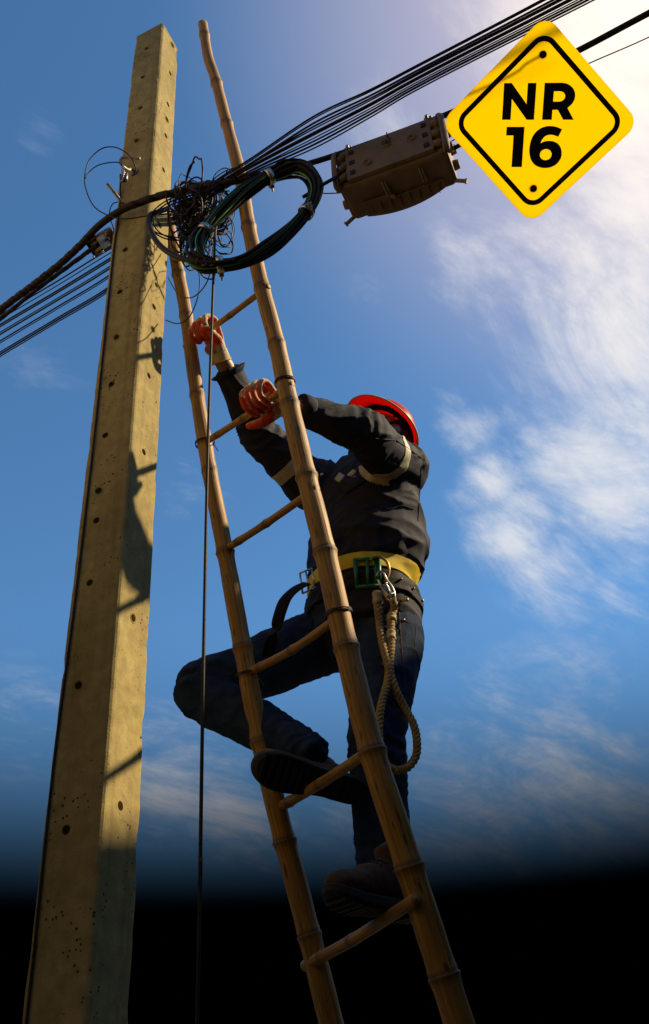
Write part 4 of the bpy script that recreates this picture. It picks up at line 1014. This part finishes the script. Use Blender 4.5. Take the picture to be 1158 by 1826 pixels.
    sb = o.modifiers.new('u', 'SUBSURF'); sb.levels = 1
    helm = add('helmet', evaluated(o), 'helmet', root)
    rim = [brim(t, 1.004, .001) for t in np.linspace(0, 2 * math.pi, 73)]
    obj('rim', tube(rim, [(.0042, .0034)] * 73, 8, None, caps=False), 'helmetrim', helm)
    for t0 in (.6, 2.0, 3.6, 5.3): 
        P = [bc + hl * (.098 * math.cos(t0)) + ff * (.118 * math.sin(t0)) + hu * .012, bc + hl * (.09 * math.cos(t0)) + ff * (.105 * math.sin(t0)) + hu * .06, bc + hu * .125]
        obj('suspension_strap', curve_tube(P, [(.010, .0015)] * 3, 6, 8), 'darkleather', helm)
    hb = [bc + hl * (.092 * math.cos(t)) + ff * (.112 * math.sin(t)) + hu * .006 for t in np.linspace(0, 2 * math.pi, 41)]
    obj('head_band', tube(hb, [(.0018, .013)] * 41, 8, None, caps=False), 'darkleather', helm)
    for t in (5.0, 5.35):                                             # bright moulded slots under the brim at the back
        q = brim(t, .945, .005); tg = (brim(t + .08, .945) - brim(t - .08, .945)).normalized(); obj('brim_slot', box(q - hu * .001, tg * .010, (bc - q).normalized() * .0022, hu * .0012), 'helmetrim', helm)
    for s in (-1, 1): obj('chin_strap', curve_tube([H(s * .09, .0, .045), H(s * .082, .03, -.02), H(s * .055, .068, -.085), H(0, .085, -.116)], [(.007, .0015)] * 4, 6, 8), 'darkleather', helm)
    # ---------------- gloves
    def fist(grip, a, rr, wrist, thumb, nm, view, lift=0.0):
        """four fingers closed round the rung; a runs from little finger to index, view is the side the fingers close on"""
        a = a.normalized(); n = (view - a * view.dot(a)).normalized(); u = a.cross(n); u = u if u.z > 0 else -u
        pt = lambda i, phi, r: grip + a * i + n * (r * math.cos(math.radians(phi))) + u * (r * math.sin(math.radians(phi)))
        fr_ = [.0100, .0110, .0113, .0110]; ro = rr + .010; P = []
        for i in range(4):
            o = (i - 1.5) * .0245; L = [-.006, .002, .004, 0][i]; sp = (i - 1.5) * .002
            P.append(loft([pt(o * .92, 198, ro + .018), pt(o, 158, ro + .024 + L), pt(o + sp, 118, ro + .022 + L + lift), pt(o + sp, 82, ro + .021 + L * .6 + lift), pt(o + sp, 38, ro + .012 + lift * .6), pt(o + sp, -5, ro + .006), pt(o + sp * .6, -48, ro + .001), pt(o + sp * .3, -82, ro - .003)], [fr_[i] * k for k in (1.0, 1.05, 1.0, 1.07, .95, 1.0, .92, .8)], a, 4, 12))
        w = Vector(wrist); k0 = pt(0, 182, ro + .014)
        P.append(loft([pt(0, 150, ro + .016), k0, k0.lerp(w, .35) - n * .002, k0.lerp(w, .7), w], [(.044, .013), (.046, .016), (.045, .020), (.040, .023), (.034, .029)], a, 5, 20))
        P.append(loft([k0.lerp(w, .75) + a * .012, *[grip + a * x + u * y + n * z for x, y, z in thumb]], [.024, .019, .0155, .0142, .0105], a, 5, 12))
        P.append(ball(k0.lerp(w, .55) + a * .018 + n * .016, .024))
        P.append(ball(k0.lerp(w, .6) - a * .022 + n * .012, .021))
        me = remesh(join(*P), .0019, 1)
        D = (n * .85 - u * .35).normalized(); dip = []; wax = (k0 - w).normalized(); me.update(); LL = (k0 - w).length
        for v in me.vertices:
            q = v.co; s = v.normal.dot(D) + .45 * noise.noise(q * 60) + .25 * noise.noise(q * 150); cu = (q - w).dot(wax) / LL
            x = min(1, max(0, (s - .05) / .3)) * min(1, max(0, (cu - .28 + .1 * noise.noise(q * 40)) / .1)); dip.append(x)
        set_attr(me, 'dip', dip)
        g = add('glove', me, 'glove', root)
        # ribbed cuff with its yellow hem
        ax = (w - k0.lerp(w, .5)).normalized(); s_ = ax.orthogonal().normalized(); b_ = ax.cross(s_); V = []; Fc = []; m = 60; rows = 7
        for j in range(rows):
            t = j / (rows - 1)
            for k in range(m):
                th = 2 * math.pi * k / m; r = (.0345 + .003 * t) * (1 + (.022 if k % 2 else -.012)) + .001 * noise.noise(Vector((th, t * 4, 1)))
                V.append(w - ax * .022 + ax * (.042 * t) + s_ * (r * math.cos(th)) + b_ * (r * math.sin(th)))
        for j in range(rows - 1):
            for k in range(m): Fc.append((j * m + k, j * m + (k + 1) % m, (j + 1) * m + (k + 1) % m, (j + 1) * m + k))
        me = mesh(V, Fc); set_attr(me, 'dip', [0.0] * len(V)); add('knit_cuff', me, 'glove', g)
        hem = [w + ax * .020 + (s_ * math.cos(t) + b_ * math.sin(t)) * .0385 for t in np.linspace(0, 2 * math.pi, 33)]
        obj('cuff_hem', tube(hem, .0026, 6, caps=False), 'web', g)
        return g
    vw = (CAM - gripR).normalized()
    fist(gripR, (B1 - A1), .0105, gripR.lerp(wrR, .62) , [(.040, -.050, .020), (.046, -.022, .032), (.040, .004, .036), (.026, .020, .034)], 'glove', vw).__setitem__('label', 'glove on the raised hand at the upper rung')
    vw = (CAM - gripL).normalized()
    fist(gripL, (A2 - B2), .0115, gripL.lerp(wrL, .68), [(.022, -.050, .018), (.044, -.046, .028), (.062, -.040, .032), (.082, -.034, .032)], 'glove', vw, .022).__setitem__('label', 'glove on the lower rung with the thumb stretched out')
    # ---------------- jeans
    hipR = atY(585, 1140, 3.13); kneeR = atY(358, 1232, 3.0); ankR = atY(560, 1352, 2.86); 
    hipL = atY(690, 1135, 3.01); kneeL = atY(672, 1312, 2.9); ankL = atY(684, 1545, 2.98)
    jp = [loft([atY(646, 1050, 3.06), atY(650, 1095, 3.06), atY(652, 1145, 3.07), atY(652, 1180, 3.07)], [(.17, .135), (.185, .15), (.19, .15), (.12, .11)], E_, 6, 28),
          loft([hipR.lerp(hipL, .2), hipR, hipR.lerp(kneeR, .35), hipR.lerp(kneeR, .75), kneeR + ZU * .008 - Vector((.006, 0, 0)), kneeR.lerp(ankR, .16) - ZU * .012, kneeR.lerp(ankR, .45), kneeR.lerp(ankR, .8), ankR], [.115, .118, .108, .092, .083, .079, .077, .066, .066], ZU, 6, 22),
          loft([hipL.lerp(hipR, .15), hipL, hipL.lerp(kneeL, .4), hipL.lerp(kneeL, .85), kneeL, kneeL.lerp(ankL, .3), kneeL.lerp(ankL, .7), ankL], [.12, .122, .112, .090, .086, .085, .080, .080], FD, 6, 22)]
    dm = remesh(join(*jp), .0065, 6)
    def dw(p, n):
        w = noise.noise(p * 10) * .0035
        for (a, b, c, amp) in ((hipR, kneeR, ankR, .006), (hipL, kneeL, ankL, .0042)):
            d = (p - b).length
            if d < .2:
                ax = (c - a).normalized(); s = (p - b).dot(ax); w += math.sin(s * 125 + 5 * noise.noise(p * 9)) * amp * (1 - d / .2) * (.5 + .5 * noise.noise(p * 16 + Vector((3, 1, 2))) + .35)
            d = (p - c).length
            if d < .16: w += math.sin((p - c).dot((c - b).normalized()) * 160 + 4 * noise.noise(p * 14)) * .0045 * (1 - d / .16)
        f2 = noise.noise(Vector((p.x * 7, p.y * 7, p.z * 17 + 2 * noise.noise(p * 7)))); w += max(0, 1 - abs(f2) * 3) * .0050
        f3 = noise.noise(Vector((p.x * 26, p.y * 26, p.z * 12 + noise.noise(p * 9)))); w += max(0, 1 - abs(f3) * 3.4) * .0014
        return w + noise.noise(p * 45) * .0009
    displace(dm, dw)
    jeans = add('jeans', dm, 'denim', root); dt = bvh(dm)
    seam([(712 + k * 1.2, 1092 + k * 16) for k in range(26)], 'thread', .0011, 'seam', jeans, dt)
    seam([(742 - k * .6, 1110 + k * 14) for k in range(10)], 'thread', .0011, 'seam', jeans, dt)
    seam([(700 + k * 4, 1100 + 1.4 * k) for k in range(10)], 'thread', .0011, 'seam', jeans, dt)
    seam([(370 + k * 6, 1215 - 3.2 * k + .2 * k * k) for k in range(9)], 'thread', .0011, 'seam', jeans, dt)
    p, nn = hit(dt, 720, 1106, .001)
    if p is not None: obj('rivet', ball(p, .0055), 'brass', jeans)
    # ---------------- boots
    def boot(c, f, s, label):
        f = f.normalized(); s = (s - f * s.dot(f)).normalized(); l = f.cross(s)
        out = [(-.145, .0), (-.138, .024), (-.115, .036), (-.07, .036), (-.02, .037), (.04, .046), (.09, .05), (.125, .043), (.148, .024), (.155, 0)]
        ring = [(x, y) for x, y in out] + [(x, -y * .92) for x, y in reversed(out[1:-1])]
        P = catmull([Vector((x, y, 0)) for x, y in ring + ring[:1]], 4)[:-1]
        K = 1.13; W3 = lambda x, y, z: c + (f * x + l * y + s * (z + .030 * max(0, (x - .06) / .1) ** 2)) * K
        m = len(P); V = []; Fc = []
        lv = [(.94, 0), (1.0, .006), (1.0, .020), (.97, .025)]
        for k, z in lv:
            for q in P: V.append(W3(q.x * k, q.y * k, z + (-.009 if (q.x < -.05 and z < .01) else 0)))
        for j in range(3):
            for i in range(m): Fc.append((j * m + i, j * m + (i + 1) % m, (j + 1) * m + (i + 1) % m, (j + 1) * m + i))
        Fc.append(tuple(reversed(range(m)))); Fc.append(tuple(range(3 * m, 4 * m)))
        b = empty('boot', c, None, None); b.parent = root; b.matrix_parent_inverse = Matrix.Translation(-Vector(root.location))
        up_ = remesh(join(loft([W3(-.125, 0, .045), W3(-.09, 0, .055), W3(-.03, 0, .060), W3(.03, 0, .056), W3(.08, 0, .046), W3(.12, 0, .040), W3(.142, 0, .036)], [(a_ * K, b_ * K) for a_, b_ in [(.026, .034), (.033, .046), (.036, .052), (.040, .048), (.045, .038), (.041, .030), (.027, .019)]], l, 5, 18), loft([W3(-.085, 0, .05), W3(-.075, 0, .10), W3(-.07, 0, .15)], [(a_ * K, b_ * K) for a_, b_ in [(.038, .05), (.042, .052), (.046, .056)]], l, 5, 18)), .006, 3)
        displace(up_, lambda p, n: noise.noise(p * 30) * .0016 + max(0, 1 - abs(noise.noise(p * 24)) * 4) * .0015)
        def pa(o):
            o.parent = b; o.matrix_parent_inverse = Matrix.Translation(-c); return o
        bo = add('upper', up_, 'leather'); pa(bo)
        so_ = add('sole', mesh(V, Fc), 'rubber', smooth=False); pa(so_)
        for i, x in enumerate(np.linspace(-.125, .13, 15)):
            if -.055 < x < -.025: continue
            hw = np.interp(x, [q[0] for q in out], [q[1] for q in out]) * .86
            tr = box(W3(x, 0, -.002 + (-.009 if x < -.05 else 0)), f * .0058, l * (hw * K), s * .0035, .001); pa(add('tread', mesh(*tr), 'rubber', smooth=False))
        for k in range(4):
            x = .055 - k * .022; Q = [W3(x, yy, .045 + .052 * math.cos(yy / .045 * 1.2) + (.0 if k < 2 else .006 * k)) for yy in np.linspace(-.03, .03, 7)]
            pa(add('lace', mesh(*curve_tube(Q, .0022, 3, 6)), 'rubber'))
        if label: b['label'] = label
        return b
    A5, B5 = RUNGS[4]; c5 = A5.lerp(B5, .41) + ZU * .020 + Vector((0, .012, 0))
    fR = Vector((-.84, -.46, .10)); boot(c5 + fR.normalized() * .0, fR, Vector((.1, 1.5, .8)), 'raised boot on the rung with its sole in view')
    A6, B6 = RUNGS[5]; c6 = A6.lerp(B6, .74) + ZU * .02
    boot(c6, Vector((-.72, -.66, -.05)), ZU, 'boot of the standing leg')
    # ---------------- belts
    sb_ = add('safety_belt', slice_band(jm, belt - ZU * .024, belt + ZU * .033, ZU, None, .34, .006, .004), 'web', root); bt = bvh(sb_.data)
    add('tool_belt', slice_band(jm, belt - ZU * .115, belt - ZU * .045, (.06, .05, 1), None, .34, .008, .004), 'darkleather', root)
    def frame_buckle(pxs, m, par, r=.0042, bars=()):
        P = []
        for x, y in pxs:
            q, nn = hit(bt, x, y, .0); 
            if q is None: q, nn = hit(jt, x, y, .0)
            P.append(q)
        Yb = min([q.y for q in P if q is not None] + [2.9]) - .006
        P = [atY(x, y, Yb) for x, y in pxs]
        for i in range(len(P)): pass
        b = obj('buckle', join(*[join(cyl(P[i], P[(i + 1) % len(P)], r, 8), ball(P[i], r, seg=8)) for i in range(len(P))], *[cyl(P[a].lerp(P[c], t), P[d].lerp(P[e], t), r * .85, 8) for a, c, d, e, t in bars]), m, par); return Yb
    yb = frame_buckle([(633, 998), (676, 996), (677, 1043), (637, 1047)], 'green', sb_, .0068, [(0, 1, 3, 2, .5), (0, 1, 3, 2, .86)])
    frame_buckle([(535, 1022), (556, 1014), (562, 1048), (540, 1058)], 'steel', sb_, .0035, [(0, 1, 3, 2, .5)])
    # D ring of the belt
    P = [atY(x, y, yb - .012) for x, y in ((661, 999), (668, 994), (680, 994), (690, 1002), (694, 1014), (692, 1028), (686, 1038))]
    obj('d_ring', curve_tube(P, .0052, 6, 10), 'brass', sb_)
    # loose strap end that hangs in a bow from the front of the belt
    P = [atY(x, y, Y) for x, y, Y in ((548, 1040, 2.86), (528, 1050, 2.84), (510, 1068, 2.83), (500, 1092, 2.83), (492, 1122, 2.85), (484, 1145, 2.88), (478, 1172, 2.93))]
    T = catmull(P, 6); obj('strap_end', tube(T, [(.0022, .021)] * len(T), 10, (0.2, -.6, .75)), 'darkleather', root)
    # studs, keeper loops and tool pouch on the dark belt
    tt = jt
    for x, y in ((733, 1052), (748, 1073), (753, 1085), (712, 1036), (690, 1072)):
        p, nn = hit(tt, x, y, .012)
        if p is not None: obj('stud', ball(p, .0048, seg=10), 'brass', root)
    p, nn = hit(tt, 712, 1073, .01)
    if p is not None: obj('belt_pin', join(cyl(p, p + Vector((.018, -.016, -.006)), .0045, 8), ball(p + Vector((.02, -.018, -.007)), .0065, seg=10)), 'brass', root)
    me = patch(jt, ((713, 1052), (732, 1036), (748, 1052), (728, 1062)), .016, .006)
    if me: add('belt_keeper', me, 'darkleather', root)
    return yb, dt, jt
BUCK_Y, DT, JT = build_person()

# ------------------------------------------------------------------ lanyard
def build_lanyard():
    Y0 = BUCK_Y - .018
    root = empty('safety_lanyard', atY(686, 1040, Y0), 'twisted hemp safety lanyard with steel snap hook hanging from the belt', 'lanyard')
    c = lambda x, y, dy=0.0: atY(x, y, Y0 + dy)
    # snap hook
    obj('snap_hook', curve_tube([c(672, 1028), c(676, 1020), c(684, 1022), c(690, 1034), c(700, 1048), c(704, 1062), c(700, 1072), c(690, 1064), c(680, 1046), c(674, 1034)], .0042, 6, 8), 'steel', root)
    d1 = (c(702, 1070) - c(680, 1038)).normalized(); d2 = Vector((0, 1, 0)); d3 = d1.cross(d2)
    obj('hook_gate', box(c(690, 1053, -.005), d1 * .022, d3 * .012, d2 * .006, .003), 'steel', root)
    obj('gate_lock', box(c(693, 1056, -.013), d1 * .011, d3 * .007, d2 * .003, .0015), 'steel', root)
    obj('gate_pin', cyl(c(693, 1056, -.02), c(693, 1056, -.010), .003, 8), 'darkleather', root)
    def rope(pts, r=.0125, pitch=.042, name='rope'):
        P = catmull(pts, 10); L = [0]
        for a, b in zip(P, P[1:]): L.append(L[-1] + (b - a).length)
        m = int(L[-1] / .005); Q = [Vector([float(np.interp(s, L, [p[i] for p in P])) for i in range(3)]) for s in np.linspace(0, L[-1], m)]
        T, fr = frames(Q); seg = obj(name, tube(Q, r * .45, 6), 'rope', root)
        for k in range(3):
            pp = []
            for i, q in enumerate(Q):
                th = i * L[-1] / m / pitch * 2 * math.pi + k * 2.094; rr = r * .52 * (1 + .06 * noise.noise(Vector((i * .3, k, 0))))
                pp.append(q + (fr[i][0] * math.cos(th) + fr[i][1] * math.sin(th)) * rr)
            obj('strand', tube(pp, r * .56, 7), 'rope', seg)
    ys = []
    def clear(pts):
        out = []
        for x, y in pts:
            q, nn = hit(DT, x, y, 0); q2, _ = hit(JT, x, y, 0)
            cand = [k.y for k in (q, q2) if k is not None]; Y = min(cand) - .028 if cand else None; out.append([x, y, Y])
        last = Y0
        for o in out:
            if o[2] is None: o[2] = last
            o[2] = min(o[2], last + .02); last = o[2]
        for i in range(len(out) - 2, -1, -1): out[i][2] = min(out[i][2], out[i + 1][2] + .03)
        return [atY(x, y, Y) for x, y, Y in out]
    rope(clear([(672, 1056), (674, 1085), (677, 1112), (681, 1140), (688, 1170), (694, 1195), (690, 1222), (682, 1250), (677, 1280), (676, 1308)]))
    rope(clear([(700, 1068), (704, 1082), (698, 1100), (698, 1125), (698, 1150), (696, 1180), (697, 1202), (707, 1232), (722, 1262), (738, 1292), (744, 1322), (742, 1348), (728, 1368), (708, 1374), (690, 1364), (680, 1340), (676, 1308)]))
    for x, y0, y1, r in ((673, 1055, 1078, .0175), (698, 1096, 1108, .017), (697, 1126, 1142, .0165), (675, 1082, 1094, .0155)):
        a, b = clear([(x, y0), (x + 1, y1)]); d = (b - a)
        obj('whipping', tube([a + d * (k / 8) for k in range(9)], [r * (.82 + .14 * math.sin(k * 1.3) * .5 + (.1 if 1 <= k <= 7 else -.05)) for k in range(9)], 12), 'ropetape', root)
build_lanyard()
